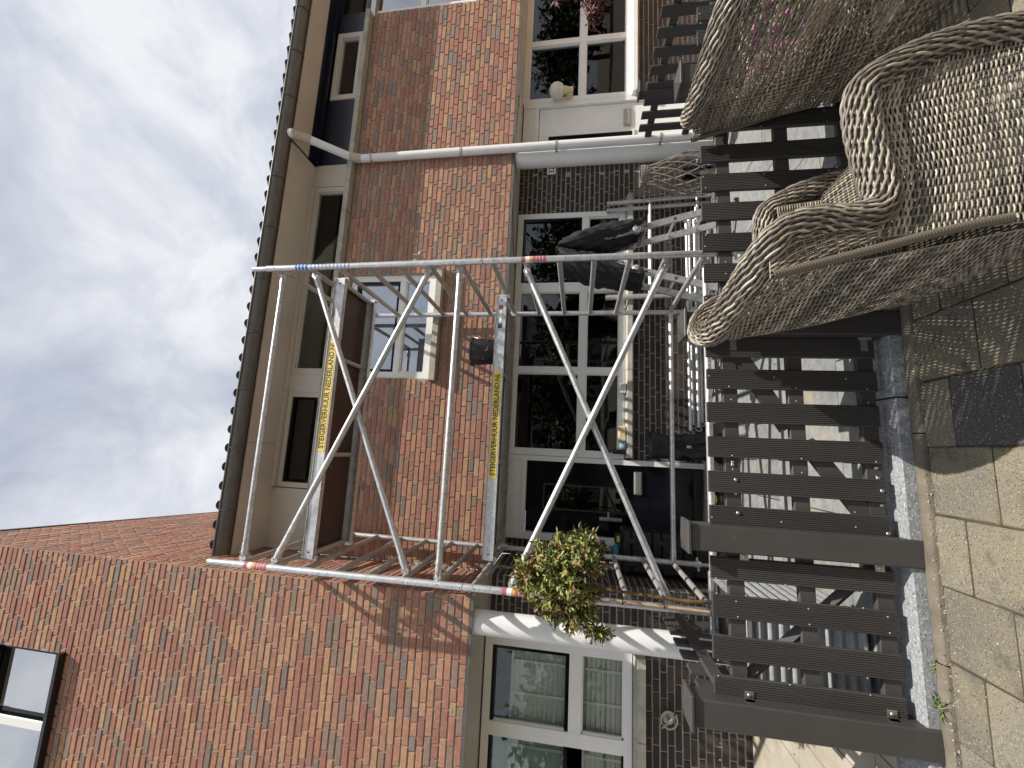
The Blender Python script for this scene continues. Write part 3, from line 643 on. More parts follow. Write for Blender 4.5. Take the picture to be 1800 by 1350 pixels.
for x in (-.98, -1.26, -1.70, -2.02, -2.5): MB().box((x, 1.128, 1.11), (x+.022, 1.131, 2.17)).build('blind_tape', M_tape, wll)
MB().box((-3.1, 1.15, 2.17), (-.75, 1.20, 2.42)).build('black_strip', M_black, wll)  # plain black box across the window top, above the slats
room(HL, -3.5, -.5, 1.24, 3.0, .6, 2.44)
for a, b in ((-2.6, -1.42), (-1.414, -.755)):
    q = MB(); prism_x(q, [(.955, .968), (.955, 1.035), (1.05, 1.07), (1.085, 1.07), (1.085, .968)], a, b); q.build('window_sill', M_conc, HL)
rg = MB(); rg.lathe((-1.24, 1.045, .765), [(.0, -.0), (.05, -.0), (.05, .02), (.0, .02)], 16, 'y')
for k in range(20): a0, a1 = 2*math.pi*k/20, 2*math.pi*(k+1)/20; rg.tube([(-1.24+.068*math.cos(a0), 1.02, .765+.068*math.sin(a0)), (-1.24+.068*math.cos(a1), 1.02, .765+.068*math.sin(a1))], .007, 5, False)
rg.tube([(-1.24, 1.03, .765), (-1.24, .99, .765)], .018, 8); rg.tube([(-1.30, 1.0, .83), (-1.18, 1.0, .70)], .007, 6); rg.build('wall_ring', M_steel, HL)
q = MB(); prism_x(q, [(.385, 6.375), (.385, 6.41), (.50, 6.43), (.56, 6.43), (.56, 6.375)], -3.2, -1.10); q.build('window_sill', M_black, HL)
frame_window(HL, 'window', -3.2, -1.125, 6.43, 7.30, .515, [(-1.80, .085)], [], .05, M_blackgl, M_glassl)
MB().bevbox((-1.842, .497, 6.432), (-1.758, .514, 7.29), .006).build('window_mullion', M_white, HL)
room(HL, -3.4, -.9, .62, 2.4, 6.2, 7.5, mat('bright_room', (.35, .36, .34), .9))
MB().box((-3.1, .70, 6.45), (-1.13, .71, 6.75)).build('window_blind', M_blind, HL)
# pillars under the overhangs and the drainpipe
def pillar(x, y, r, ztop, label):
    q = MB(); q.lathe((x, y, .08), [(r, 0), (r, ztop-.08), (0, ztop-.08)], 40); o = q.build('pillar', M_pvc, None); autosmooth(o); return tag(o, label, 'pillar', 'round white pillars under the overhang')
pillar(-.452, .565, .096, 2.438, 'round white pillar striped with scaffold shadows, left of the scaffold')
pillar(4.675, 1.545, .112, 2.46, 'round white pillar right behind the drainpipe beside the number 32')
DP = thing('drainpipe', 'white drainpipe running from the gutter down the brick wall', 'drainpipe', (4.70, 1.36, .1))
q = MB(); q.tube([(4.70, 1.36, .12), (4.70, 1.36, 4.55)], .052, 16); o = q.build('pipe', M_pvc, DP); autosmooth(o)
q = MB(); q.tube([(4.70, 1.36, 4.55), (4.70, 1.355, 4.585), (4.79, 1.05, 5.09), (4.79, .985, 5.20)], .050, 16); o = q.build('sloping_pipe', M_pvc, DP); autosmooth(o)
MX = mat('pipe_elbow', (.46, .42, .33), .6, var=.2, vscale=20)
for a, b in (((4.70, 1.36, 4.50), (4.712, 1.32, 4.64)), ((4.785, 1.075, 5.05), (4.79, .985, 5.19))): o = MB().tube([a, tuple((Vector(a)+Vector(b))/2), b], .056, 16).build('elbow', MX, DP); autosmooth(o)
o = MB().tube([(4.79, .95, 5.20), (4.79, .95, 5.25)], .055, 14).build('outlet', M_pvc, DP)
for z in (.73, 1.945, 3.14, 4.35):
    q = MB(); q.lathe((4.70, 1.36, z), [(.0525, -.014), (.057, -.014), (.057, .014), (.0525, .014)], 20); q.box((4.65, 1.40, z-.012), (4.67, 1.419, z+.012)); q.build('pipe_clip', M_alud, DP)
# ================================================================== SCAFFOLD
ST = thing('scaffold_tower', 'aluminium scaffold tower with crossed braces standing before the house', 'scaffold', (1.28, .65, .08))
TW, TD, ZR = 2.55, 1.30, 4.3045          # frame spacing, depth, height of the top rung
def corner(x, y, z):                      # the posts lean by a centimetre or two
    lx = {(0, 0): (-.002, -.0025), (1, 0): (2.575, -.0105), (0, 1): (.004, 0), (1, 1): (2.552, -.0075)}[(x, y)]
    return Vector((lx[0]+lx[1]*(z-.6), y*TD, z))
TR = .0265
for x in (0, 1):
    for y in (0, 1):
        for a, b in ((.60, 2.415), (2.42, 4.44)):
            q = MB(); A, B = corner(x, y, a), corner(x, y, b); q.tube([A, B], TR, 14); o = q.build('post', M_alu, ST); autosmooth(o)
            if a > 2:     # open spigot on top
                o2 = MB().tube([corner(x, y, 4.44), corner(x, y, 4.58)], .0215, 14).build('spigot', M_alu, o); autosmooth(o2)
            q = MB(); q.tube([corner(x, y, b-.045), corner(x, y, b)], .0275, 14); autosmooth(q.build('collar', M_alu, o))
            for zz in (b-.09, b+.02 if a < 2 else b-.3):
                MB().tube([corner(x, y, zz)+Vector((0, -.0262, 0)), corner(x, y, zz)+Vector((0, -.0235, 0))], .006, 8).build('pin_hole', M_ink, o)
        # adjustable leg
        q = MB(); q.tube([corner(x, y, .60), corner(x, y, .40)], .0255, 12); q.tube([corner(x, y, .60), corner(x, y, .12)], .018, 12); lg = q.build('leg', M_alud, ST); autosmooth(lg)
        q = MB(); cz = corner(x, y, .43); q.lathe(cz, [(.02, -.03), (.031, -.03), (.031, .03), (.02, .03)], 14)
        for k in range(4): a = k*math.pi/2+.5; q.tube([cz+Vector((.028*math.cos(a), .028*math.sin(a), 0)), cz+Vector((.062*math.cos(a), .062*math.sin(a), 0))], .012, 6)
        autosmooth(q.build('wing_nut', M_alu, lg))
        q = MB(); bz = corner(x, y, .09); q.box((bz.x-.06, bz.y-.06, .083), (bz.x+.06, bz.y+.06, .091)); q.lathe((bz.x, bz.y, .091), [(.03, 0), (.022, .04)], 12); q.build('base_plate', M_alud, lg)
    for k in range(14):
        z = ZR-.28*k; A, B = corner(x, 0, z), corner(x, 1, z); o = MB().tube([A+Vector((0, .02, 0)), B-Vector((0, .02, 0))], .0228, 12).build('rung', M_alud, ST); autosmooth(o)
def brace(a, b, name, r=.0243):
    a, b = Vector(a), Vector(b); d = (b-a).normalized(); q = MB(); q.tube([a+d*.05, b-d*.05], r, 14); o = q.build(name, M_alu, ST); autosmooth(o)
    for p, s in ((a, 1), (b, -1)):       # snap hook closing round the rung
        h = MB(); h.tube([p+d*s*.012, p+d*s*.06, p+d*s*.13], [.023, .0275, .0275], 12); h.tube([p+d*s*.02+Vector((0, .04, 0)), p+d*s*.015-Vector((0, .02, 0))], .030, 12); autosmooth(h.build('hook', M_alu, o))
        t = MB(); t.tube([p+d*s*.03+Vector((0, -.03, 0)), p+d*s*.05+Vector((s*.02, -.05, 0))], .005, 6); t.build('trigger', M_alud, o)
for z, y in ((ZR, .055), (2.63, .055), (.655, .055), (.665, TD-.055)):
    brace((.012, y, z), (2.535, y, z), 'guard_rail')
for (xa, ka, xb, kb) in ((2.52, 1, .02, 5), (2.52, 5, .02, 1), (2.52, 8, .02, 12), (2.52, 12, .02, 8)):
    off = .0 if ka in (5, 12) else .045
    brace((xa, .062+off, ZR-.28*ka), (xb, .062+off, ZR-.28*kb), 'brace')
def sleeve(x, y, z0, z1, M, r=.0271, a0=None):
    q = MB(); n = 14; A, B = corner(x, y, z0), corner(x, y, z1); an = [(-math.pi+.25)+k*(math.pi-.5)/n for k in range(n+1)]
    for P in (A, B): q.v.extend([tuple(P+Vector((r*math.cos(t), r*math.sin(t), 0))) for t in an])
    for k in range(n): q.f.append((k, k+1, n+1+k+1, n+1+k)); q.t.append(0); q.m.append(0)
    return q.build('sticker', M, ST, smooth=True)
sleeve(1, 0, 4.02, 4.14, M_blue)
for k in range(3): sleeve(1, 0, 4.043+k*.034, 4.052+k*.034, M_wprint, .0275)
for k in range(11): sleeve(1, 0, 3.62+k*.036, 3.626+k*.036, M_blue, .0272)
for (x, z) in ((1, 2.06), (0, 2.085), (0, 4.20)):
    sleeve(x, 0, z, z+.035, M_red); sleeve(x, 0, z-.035, z, M_wprint); sleeve(x, 0, z-.062, z-.035, M_orange); sleeve(x, 0, z-.17, z-.062, M_red)
    for k in range(3): sleeve(x, 0, z-.09-k*.027, z-.087-k*.027, M_wprint, .0274)
# decks
def deck(label, y0, z, sx):
    D = thing('scaffold_deck', label, 'scaffold deck', (1.28, y0+.3, z), 'scaffold decks'); x0, x1 = .035, 2.505
    for y, nm in ((y0, 'side_beam'), (y0+.60, 'side_beam')):
        q = MB(); s = 1 if y == y0 else -1     # C profile
        q.box((x0, min(y, y+s*.004), z), (x1, max(y, y+s*.004), z+.092)); q.box((x0, min(y-s*.010, y+s*.04), z-.004), (x1, max(y-s*.010, y+s*.04), z)); q.box((x0, min(y-s*.010, y+s*.04), z+.092), (x1, max(y-s*.010, y+s*.04), z+.096)); o = q.build(nm, M_alu, D)
        for x in (x0-.012, x1-.03):
            h = MB(); h.bevbox((x, min(y+s*.006, y+s*.03), z-.03), (x+.042, max(y+s*.006, y+s*.03), z+.05), .006); h.build('hook_claw', M_alu, o)
        for x in (x0+.05, x1-.05): MB().tube([(x, y-s*.001, z+.045), (x, y-s*.004, z+.045)], .008, 8).build('rivet', M_ink, o)
    MB().box((x0+.01, y0+.045, z+.078), (x1-.01, y0+.555, z+.09)).build('plywood', M_ply, D)
    for x in (x0+.03, .89, 1.77, x1-.03): o = MB().tube([(x, y0+.01, z+.052), (x, y0+.59, z+.052)], .021, 10).build('cross_tube', M_alud, D); autosmooth(o)
    st = MB().box((sx, y0-.0025, z+.012), (sx+1.0, y0-.0008, z+.082)).build('sticker', M_yel, D)
    me = text_mesh('STEIGERVERHUUR NEDERLAND.NL', .050, .955, .025); me.materials.append(M_ink); inst('lettering', me, st, (sx+.022, y0-.0027, z+.022))
    return D
d1 = deck('upper scaffold deck with brown plywood underside and yellow lettered strip', .165, 3.758, .922)
d2 = deck('lower scaffold deck with the black bucket on it and yellow lettered strip', .625, 2.322, .748)
q = MB()
for M_, z in ((M_red, 2.37), ): q.box((2.36, .6225, 2.352), (2.40, .6242, 2.392))
q.build('red_mark', mat('maroon_print', (.16, .01, .02), .5), d2); MB().box((2.17, .6225, 2.352), (2.215, .6242, 2.392)).build('blue_mark', M_navyp, d2); MB().box((2.23, .6225, 2.36), (2.34, .6242, 2.382)).build('white_mark', M_wprint, d2)
BK = thing('bucket', 'black plastic bucket with mortar splashes standing on the lower deck', 'bucket', (1.99, .88, 2.414))
q = MB(); q.lathe((1.99, .88, 2.414), [(0, .004), (.112, .004), (.118, .012), (.142, .262), (.150, .264), (.150, .282), (.143, .282), (.139, .262), (.112, .02), (0, .018)], 32); autosmooth(q.build('body', M_bucket, BK), 50)
q = MB(); q.tube([(1.99+.152*math.cos(t), .88-.005-.05*math.sin(t), 2.69-.11*math.sin(t)) for t in [math.pi*k/14 for k in range(15)]], .003, 6); q.build('handle', M_steel, BK)
# ================================================================== FENCES AND GATE
def board_mesh(h, wd=.108):
    """ribbed composite picket: grooves run up and down the face"""
    q = MB(); n = 10; pr = []
    for k in range(n):
        x = -wd/2+.004+(wd-.008)*k/n; s = (wd-.008)/n; pr += [(x, 0), (x+s*.58, 0), (x+s*.62, .0045), (x+s*.96, .0045)]
    pr = [(-wd/2, .004)]+pr+[(wd/2-.004, 0), (wd/2, .004), (wd/2, .021), (-wd/2, .021)]; m_ = len(pr)
    q.v.extend([(x, y, 0) for x, y in pr]+[(x, y, h) for x, y in pr])
    for i in range(m_): q.f.append((i, (i+1) % m_, m_+(i+1) % m_, m_+i))
    q.f.append(tuple(reversed(range(m_)))); q.f.append(tuple(range(m_, 2*m_))); q.t = [0]*len(q.f); q.m = [0]*len(q.f)
    return q.mesh('picket', M_comp)
PK = board_mesh(.815)
def screw(parent, x, y, z, r=.0045): return inst('screw', SCR, parent, (x, y, z))
SCR = MB().lathe((0, 0, 0), [(.0042, 0), (.004, -.0006), (0, -.0009)], 8, 'y').mesh('screw', M_alud, smooth=True)
q = MB(); q.lathe((0, 0, 0), [(.0098, 0), (.0094, -.003), (.006, -.0055), (0, -.0062)], 12, 'y'); BOLT = q.mesh('bolt', M_steel, smooth=True)
YF = -.842
def rail(parent, x0, x1, z, nm='rail', y=YF+.0215):
    q = MB(); q.bevbox((x0, y, z-.037), (x1, y+.032, z+.037), .003); return q.build(nm, M_comp, parent)
def fence_run(parent, xs, rails, x0, x1):
    for z in rails: rail(parent, x0, x1, z)
    for x in xs:
        o = inst('picket', PK, parent, (x, YF, .108+R.uniform(-.003, .003)), (0, R.uniform(-.004, .004), 0))
        for z in rails:
            for s in (-.035, .035): screw(o, x+s, YF, z+R.uniform(-.006, .006))
def fence_post(parent, x, y, h=1.035, w=.125):
    q = MB(); q.bevbox((x-w/2, y-w/2, -.02), (x+w/2, y+w/2, h), .006); o = q.build('post', M_post, parent)
    c = MB(); a = w/2+.016; c.bevbox((x-a, y-a, h), (x+a, y+a, h+.016), .003); c.add([(x-a+.003, y-a+.003, h+.0155), (x+a-.003, y-a+.003, h+.0155), (x+a-.003, y+a-.003, h+.0155), (x-a+.003, y+a-.003, h+.0155), (x, y, h+.036)], [(0, 1, 4), (1, 2, 4), (2, 3, 4), (3, 0, 4)]); c.build('post_cap', M_post, o)
    return o
def bracket(parent, x, z, s):
    q = MB(); q.box((x-.002, YF-.004, z-.02), (x+.036*s if s > 0 else x+.002, YF-.001, z+.02)) if s > 0 else q.box((x-.036, YF-.004, z-.02), (x+.002, YF-.001, z+.02))
    q.box((x-.0025, YF-.026, z-.02), (x+.0005, YF-.001, z+.02)); o = q.build('bracket', M_steel, parent); inst('bolt', BOLT, o, (x+.018*s, YF-.004, z)); return o
RZ = (.80, .478, .142)
F1 = thing('picket_fence', 'dark brown picket fence left of the gate, before the corrugated planter', 'fence', (.2, YF, .0), 'picket fences')
fence_run(F1, (.478, .294, .108, -.072), RZ, -.10, .57); fence_post(F1, .625, -.842); fence_post(F1, -.165, -.842)
for z in (.77, .17): bracket(F1, .562, z, -1) if False else bracket(F1, .560, z, -1); bracket(F1, -.103, z, 1)
q = MB(); q.tube([(-.07, YF+.065, .79), (.53, YF+.065, .16)], .03, 4); q.build('diagonal_brace', M_comp, F1)
GT = thing('garden_gate', 'dark brown picket garden gate with steel bolts and diagonal braces', 'gate', (1.16, YF, .1))
fence_run(GT, (1.617, 1.4425, 1.264, 1.082, .8995, .725), RZ, .69, 1.665)
for x in (1.02, 1.0, .995): pass
for i, (x0, x1) in enumerate(((1.62, 1.19), (1.12, .74))):
    q = MB(); z0, z1 = (.77, .52) if i == 0 else (.44, .17); d = Vector((x1-x0, 0, z1-z0)).normalized(); nrm = Vector((-d.z, 0, d.x))*.042; y0, y1 = YF+.0225, YF+.05
    P = [Vector((x0, 0, z0)), Vector((x1, 0, z1))]; vs = []
    for yy in (y0, y1): vs += [(P[0]+nrm)[:1]+(yy,)+((P[0]+nrm)[2],), (P[1]+nrm)[:1]+(yy,)+((P[1]+nrm)[2],), (P[1]-nrm)[:1]+(yy,)+((P[1]-nrm)[2],), (P[0]-nrm)[:1]+(yy,)+((P[0]-nrm)[2],)]
    q.add(vs, [(0, 1, 2, 3), (4, 7, 6, 5), (0, 4, 5, 1), (1, 5, 6, 2), (2, 6, 7, 3), (3, 7, 4, 0)]); q.build('diagonal_brace', M_comp, GT)
for x in (.99, .93, .885, .82, .76): pass
for (x, z) in ((1.035-.03, .80), (.99, .80), (.915, .795), (.845, .79), (.75, .79), (1.01, .135), (.96, .13), (.90, .13), (.83, .125), (.70, .12)): inst('bolt', BOLT, GT, (x, YF-.001 if any(abs(x-c) < .054 for c in (1.082, .8995, .725)) else YF+.020, z))
for z in (.785, .155):
    q = MB(); q.tube([(1.668, YF-.008, z-.03), (1.668, YF-.008, z+.03)], .011, 8); q.box((1.60, YF-.005, z-.016), (1.668, YF-.0005, z+.016)); q.build('hinge', M_steel, GT)
F2 = thing('picket_fence', 'dark brown picket fence right of the gate, behind the rattan chairs', 'fence', (2.6, YF, 0), 'picket fences')
fence_run(F2, (2.044, 2.232, 2.42, 2.60, 2.79, 2.99, 3.165, 3.43, 3.60, 3.77, 3.95, 4.13, 4.31, 4.49), RZ, 1.78, 4.6); inst('picket', PK, F2, (1.86, YF, .108)); fence_post(F2, 1.735, -.842); fence_post(F2, 3.285, -.842); fence_post(F2, 4.68, -.842)
for z in (.77, .17): bracket(F2, 1.800, z, 1)
def side_fence(parent, X, y0, y1, s, top=.92):
    """pickets on one side of two rails running away from the street"""
    PS = MB(); PS.bevbox((-.0105, -.05, 0), (.0105, .05, top-.105), .003); me = PS.mesh('picket', M_comp)
    for z in (top-.12, .47, .2): q = MB(); q.bevbox((X-.016, y0, z-.036), (X+.016, y1, z+.036), .003); q.build('rail', M_comp, parent)
    y = y0+.1
    while y < y1-.03: inst('picket', me, parent, (X+s*.028, y, .105)); y += .182
F3 = thing('picket_fence', 'dark side fence running to the house beside the white pillar on the left', 'fence', (-.2, -.3, 0), 'picket fences')
side_fence(F3, -.205, -.77, .46, -1, .915)
F4 = thing('picket_fence', 'dark side fence with a capped post below the round wall lamp', 'fence', (4.68, .2, 0), 'picket fences')
side_fence(F4, 4.70, -.77, 1.36, -1, 1.0); fence_post(F4, 4.70, .68, 1.06, .11)
# ================================================================== RATTAN CHAIRS
def catmull(pts, step):
    P = [np.array(p, float) for p in pts]; out = []
    for i in range(len(P)-1):
        p0 = P[max(i-1, 0)]; p1 = P[i]; p2 = P[i+1]; p3 = P[min(i+2, len(P)-1)]; n = max(2, int(np.linalg.norm(p2-p1)/step))
        for k in range(n):
            t = k/n; out.append(.5*((2*p1)+(-p0+p2)*t+(2*p0-5*p1+4*p2-p3)*t*t+(-p0+3*p1-3*p2+p3)*t**3))
    out.append(P[-1]); return np.array(out)
def resample(P, n):
    P = np.array(P, float); d = np.r_[0, np.cumsum(np.linalg.norm(np.diff(P, axis=0), axis=1))]; s = np.linspace(0, d[-1], n)
    return np.stack([np.interp(s, d, P[:, k]) for k in range(3)], 1)
class Strands:
    """many thin strands collected with numpy"""
    def __init__(s): s.V = []; s.F = []; s.T = []; s.n = 0
    def add(s, pts, e1, e2, r1, r2, tone, ns=4):
        m_ = len(pts); an = np.arange(ns)*2*np.pi/ns
        ring = pts[:, None, :]+e1[:, None, :]*(np.cos(an)*r1)[None, :, None]+e2[:, None, :]*(np.sin(an)*r2)[None, :, None]
        s.V.append(ring.reshape(-1, 3)); i = np.arange(m_-1)[:, None]*ns; k = np.arange(ns)[None, :]; k2 = (k+1) % ns
        f = np.stack([i+k, i+k2, i+ns+k2, i+ns+k], -1).reshape(-1, 4)+s.n; s.F.append(f); s.T.append(np.full(len(f), tone) if np.isscalar(tone) else np.repeat(tone[:m_-1], ns)); s.n += m_*ns
    def build(s, name, material, parent, smooth=True):
        V = np.concatenate(s.V)-np.array(root_off(parent)); F = np.concatenate(s.F); T = np.concatenate(s.T)
        me = bpy.data.meshes.new(name); me.vertices.add(len(V)); me.vertices.foreach_set('co', V.ravel()); me.loops.add(F.size); me.loops.foreach_set('vertex_index', F.ravel().astype(np.int32))
        me.polygons.add(len(F)); me.polygons.foreach_set('loop_start', np.arange(0, F.size, 4, dtype=np.int32)); me.polygons.foreach_set('loop_total', np.full(len(F), 4, dtype=np.int32))
        if smooth: me.polygons.foreach_set('use_smooth', np.ones(len(F), bool))
        me.materials.append(material); at = me.attributes.new('tone', 'FLOAT', 'FACE'); at.data.foreach_set('value', T.astype(np.float32)); me.update(); me.validate(); return inst(name, me, parent)
def nrmz(a): return a/np.maximum(np.linalg.norm(a, axis=-1, keepdims=True), 1e-9)
rg_ = np.random.default_rng(5)
def weave(parent, name, T, B, bulge=None, pitch=.0074, stake=.031, r=.0037, amp=.0044, ns=4, seg=4, out=None):
    """weavers run along T/B (upper and lower edge), in front of and behind upright stakes"""
    T, B = resample(T, 60), resample(B, 60); L_ = .5*(np.linalg.norm(np.diff(T, axis=0), axis=1).sum()+np.linalg.norm(np.diff(B, axis=0), axis=1).sum())
    Hh = np.linalg.norm(T-B, axis=1).mean(); rows = max(3, int(Hh/pitch)); nw = max(3, int(L_/stake)); nu = nw*seg+1
    u = np.linspace(0, 1, nu); ui = u*59; i0 = np.minimum(ui.astype(int), 58); fr = (ui-i0)[:, None]
    Tu = T[i0]*(1-fr)+T[i0+1]*fr; Bu = B[i0]*(1-fr)+B[i0+1]*fr
    def S(v): 
        p = Tu*(1-v)+Bu*v
        if bulge is not None: p = p+bulge(u, v)
        return p
    st = Strands(); ph = np.sin(np.pi*u*nw+np.pi/2*0)
    for j in range(rows+1):
        v = j/rows; p = S(v); dv = nrmz(S(min(v+.02, 1.))-S(max(v-.02, 0.))); du = nrmz(np.gradient(p, axis=0)); nn = nrmz(np.cross(du, dv))
        wob = rg_.uniform(-.0006, .0006)
        st.add(p+nn*(amp*ph*(1 if j % 2 else -1))[:, None]+dv*wob, nn, dv, r*.85, r*1.08, float(rg_.random()), ns)
    vs = np.linspace(0, 1, max(8, rows//6))
    for k in range(nw+1):
        q_ = np.array([S(v)[min(k*seg, nu-1)] for v in vs]); t = nrmz(np.gradient(q_, axis=0)); a = nrmz(np.cross(t, np.array([.3, .2, .93]))); st.add(q_, a, nrmz(np.cross(t, a)), .0026, .0026, .6, 4)
    return st.build(name, M_wick, parent)
def rope(parent, name, pts, rad, ns=24, twist=4.2, step=.0075, r=.0047):
    P = catmull(pts, step); n = len(P); t = nrmz(np.gradient(P, axis=0)); e1 = np.zeros_like(P); up = np.array([0, 0, 1.]) if abs(t[0][2]) < .9 else np.array([0, -1., 0])
    for i in range(n):
        a = up-t[i]*(up@t[i]); a /= np.linalg.norm(a); e1[i] = a; up = a
    e2 = np.cross(t, e1); s = np.r_[0, np.cumsum(np.linalg.norm(np.diff(P, axis=0), axis=1))]; rd = rad if np.isscalar(rad) else np.interp(s/s[-1], np.linspace(0, 1, len(rad)), rad)
    st = Strands()
    for k in range(34):       # plaited: neighbours swing against each other and cross every few centimetres
        ph = 62*s+k*np.pi+.45*(k//2)
        th = 2*np.pi*k/34+2.4*s+.115*np.sin(ph); rr_ = rd+.0034*np.cos(ph)
        d = e1*np.cos(th)[:, None]+e2*np.sin(th)[:, None]; p = P+d*rr_[:, None]; tt = nrmz(np.gradient(p, axis=0)); st.add(p, d, nrmz(np.cross(tt, d)), .0040, .0052, float(rg_.random()), 5)
    core = P; st.add(core, e1, e2, (rad if np.isscalar(rad) else float(np.mean(rad)))-.006, (rad if np.isscalar(rad) else float(np.mean(rad)))-.006, .75, 12)
    return st.build(name, M_wick, parent)
def wrapped_bar(parent, name, pts, rad, pitch=.0095):
    P = catmull(pts, .0024); n = len(P); s = np.r_[0, np.cumsum(np.linalg.norm(np.diff(P, axis=0), axis=1))]; t = nrmz(np.gradient(P, axis=0)); a = nrmz(np.cross(t, np.array([.31, .2, .93]))); b = np.cross(t, a)
    rr_ = rad+.0016*np.abs(np.sin(np.pi*s/pitch)); m_ = 14; an = np.arange(m_)*2*np.pi/m_
    V = P[:, None, :]+(a[:, None, :]*np.cos(an)[None, :, None]+b[:, None, :]*np.sin(an)[None, :, None])*rr_[:, None, None]
    st = Strands(); i = np.arange(n-1)[:, None]*m_; k = np.arange(m_)[None, :]; k2 = (k+1) % m_; f = np.stack([i+k, i+k2, i+m_+k2, i+m_+k], -1).reshape(-1, 4)
    st.V = [V.reshape(-1, 3)]; st.F = [f]; st.T = [np.full(len(f), .5)]; return st.build(name, M_wickd, parent)
def make_chair(loc, label):
    K = thing('rattan_chair', label, 'armchair', loc, 'rattan armchairs on the pavement')
    N, Fz = -1.76, -1.0                                   # near and far side of the chair
    half = [(2.475, 0, .10), (2.468, 0, .22), (2.45, 0, .34), (2.415, 0, .46), (2.365, 0, .565), (2.30, 0, .650), (2.20, 0, .668), (2.05, 0, .655), (1.92, 0, .635), (1.845, 0, .645), (1.812, 0, .72), (1.812, 0, .82), (1.785, 0, .915), (1.715, .02, .985)]
    near = [(x, N+y, z) for x, y, z in half]; far = [(x, Fz-y, z) for x, y, z in reversed(half)]
    top = [(1.62, N+.12, 1.030), (1.565, N+.26, 1.042), (1.545, (N+Fz)/2, 1.046), (1.565, Fz-.26, 1.042), (1.62, Fz-.12, 1.030)]
    rope(K, 'rim', near+top+far, .050)
    mid = (N+Fz)/2
    hemB = [(1.80, N, .045), (1.785, mid, .045), (1.80, Fz, .045)]
    # sides: outer and inner skin of the arm
    for yo, yi, nm in ((N-.012, N+.055, 'arm_panel'), (Fz+.012, Fz-.055, 'arm_panel')):
        weave(K, nm, [(2.35, yo, .60), (2.2, yo, .645), (1.95, yo, .62), (1.74, yo, .66)], [(2.47, yo, .045), (2.2, yo, .045), (1.80, yo, .045)])
        weave(K, 'arm_lining', [(2.30, yi, .62), (2.1, yi, .63), (1.88, yi, .62), (1.80, yi, .66)], [(2.33, yi, .37), (2.1, yi, .37), (1.93, yi, .37)], pitch=.0064, r=.0040)
        weave(K, 'wing_panel', [(1.800, yo, .66), (1.802, yo, .80), (1.775, yo, .90), (1.70, yo, .985)], [(1.74, yo, .655), (1.70, yo, .78), (1.66, yo, .88), (1.61, yo, .985)], pitch=.0075)
        weave(K, 'wing_lining', [(1.81, yi, .66), (1.81, yi, .80), (1.78, yi, .90), (1.71, yi, .98)], [(1.90, yi, .40), (1.84, yi+(.03 if yi < mid else -.03), .62), (1.77, yi+(.06 if yi < mid else -.06), .80), (1.68, yi+(.09 if yi < mid else -.09), .98)], pitch=.0082, r=.0039)
    # back: outer skin bows outwards, inner skin slopes to the seat
    weave(K, 'back_panel', [(1.615, N, .975), (1.575, N+.12, 1.01), (1.535, N+.26, 1.02), (1.515, mid, 1.02), (1.535, Fz-.26, 1.02), (1.575, Fz-.12, 1.01), (1.615, Fz, .975)], [(1.80, N-.012, .045), (1.795, N+.12, .045), (1.79, N+.26, .045), (1.785, mid, .045), (1.79, Fz-.26, .045), (1.795, Fz-.12, .045), (1.80, Fz+.012, .045)], pitch=.0086, r=.0041, bulge=lambda u, v: np.stack([-.035*np.sin(np.pi*u)*math.sin(math.pi*v), 0*u, 0*u], 1))
    weave(K, 'back_lining', [(1.66, N+.10, 1.0), (1.60, N+.26, 1.02), (1.585, mid, 1.025), (1.60, Fz-.26, 1.02), (1.66, Fz-.10, 1.0)], [(1.90, N+.055, .40), (1.89, mid, .40), (1.90, Fz-.055, .40)], pitch=.0078, r=.0042, bulge=lambda u, v: np.stack([-.05*np.sin(np.pi*u)*math.sin(math.pi*v), 0*u, 0*u], 1))
    weave(K, 'seat', [(1.90, N+.05, .405), (1.9, Fz-.05, .405)], [(2.34, N+.05, .415), (2.34, Fz-.05, .415)], pitch=.0068, r=.0039, bulge=lambda u, v: np.stack([0*u, 0*u, -.012*np.sin(np.pi*u)*math.sin(math.pi*v)], 1))
    weave(K, 'front_apron', [(2.355, N+.05, .41), (2.355, Fz-.05, .41)], [(2.455, N+.03, .045), (2.455, Fz-.03, .045)], pitch=.0075)
    for y in (N-.024, Fz+.045): wrapped_bar(K, 'corner_bar', [(1.615, y, .985), (1.695, y, .69), (1.755, y, .47), (1.79, y, .30)], .0135)
    for x, y in ((1.815, N+.03), (1.815, Fz-.03), (2.44, N+.03), (2.44, Fz-.03)): wrapped_bar(K, 'leg', [(x, y, .10), (x, y, .055), (x, y, .004)], .020, .012)
    return K
ch1 = make_chair((2.1, -1.38, 0), 'grey rattan armchair nearest the viewer, its back to the gate')
ch2 = copy_tree(ch1); ch2.location = (2.1+1.235, -1.38+.07, 0); _sparse = []
for nm, T_, B_ in (('back_panel', [(1.615, -1.76, .975), (1.535, -1.50, 1.02), (1.515, -1.38, 1.02), (1.535, -1.26, 1.02), (1.615, -1.0, .975)], [(1.80, -1.772, .045), (1.785, -1.38, .045), (1.80, -.988, .045)]), ('back_lining', [(1.66, -1.66, 1.0), (1.60, -1.50, 1.02), (1.585, -1.38, 1.025), (1.60, -1.26, 1.02), (1.66, -1.10, 1.0)], [(1.90, -1.705, .40), (1.89, -1.38, .40), (1.90, -1.055, .40)])):
    k_ = .035 if nm == 'back_panel' else .05       # the second chair is woven more openly
    o_ = weave(ch1, nm, T_, B_, pitch=.0108 if nm == 'back_panel' else .0165, r=.0034, bulge=lambda u, v, k_=k_: np.stack([-k_*np.sin(np.pi*u)*math.sin(math.pi*v), 0*u, 0*u], 1))
    for c_ in ch2.children:
        if c_.name.split('.')[0] == nm: c_.data = o_.data
    bpy.data.objects.remove(o_)
ch2['label'] = 'rattan armchair behind the front one with pink flowers showing through its back'
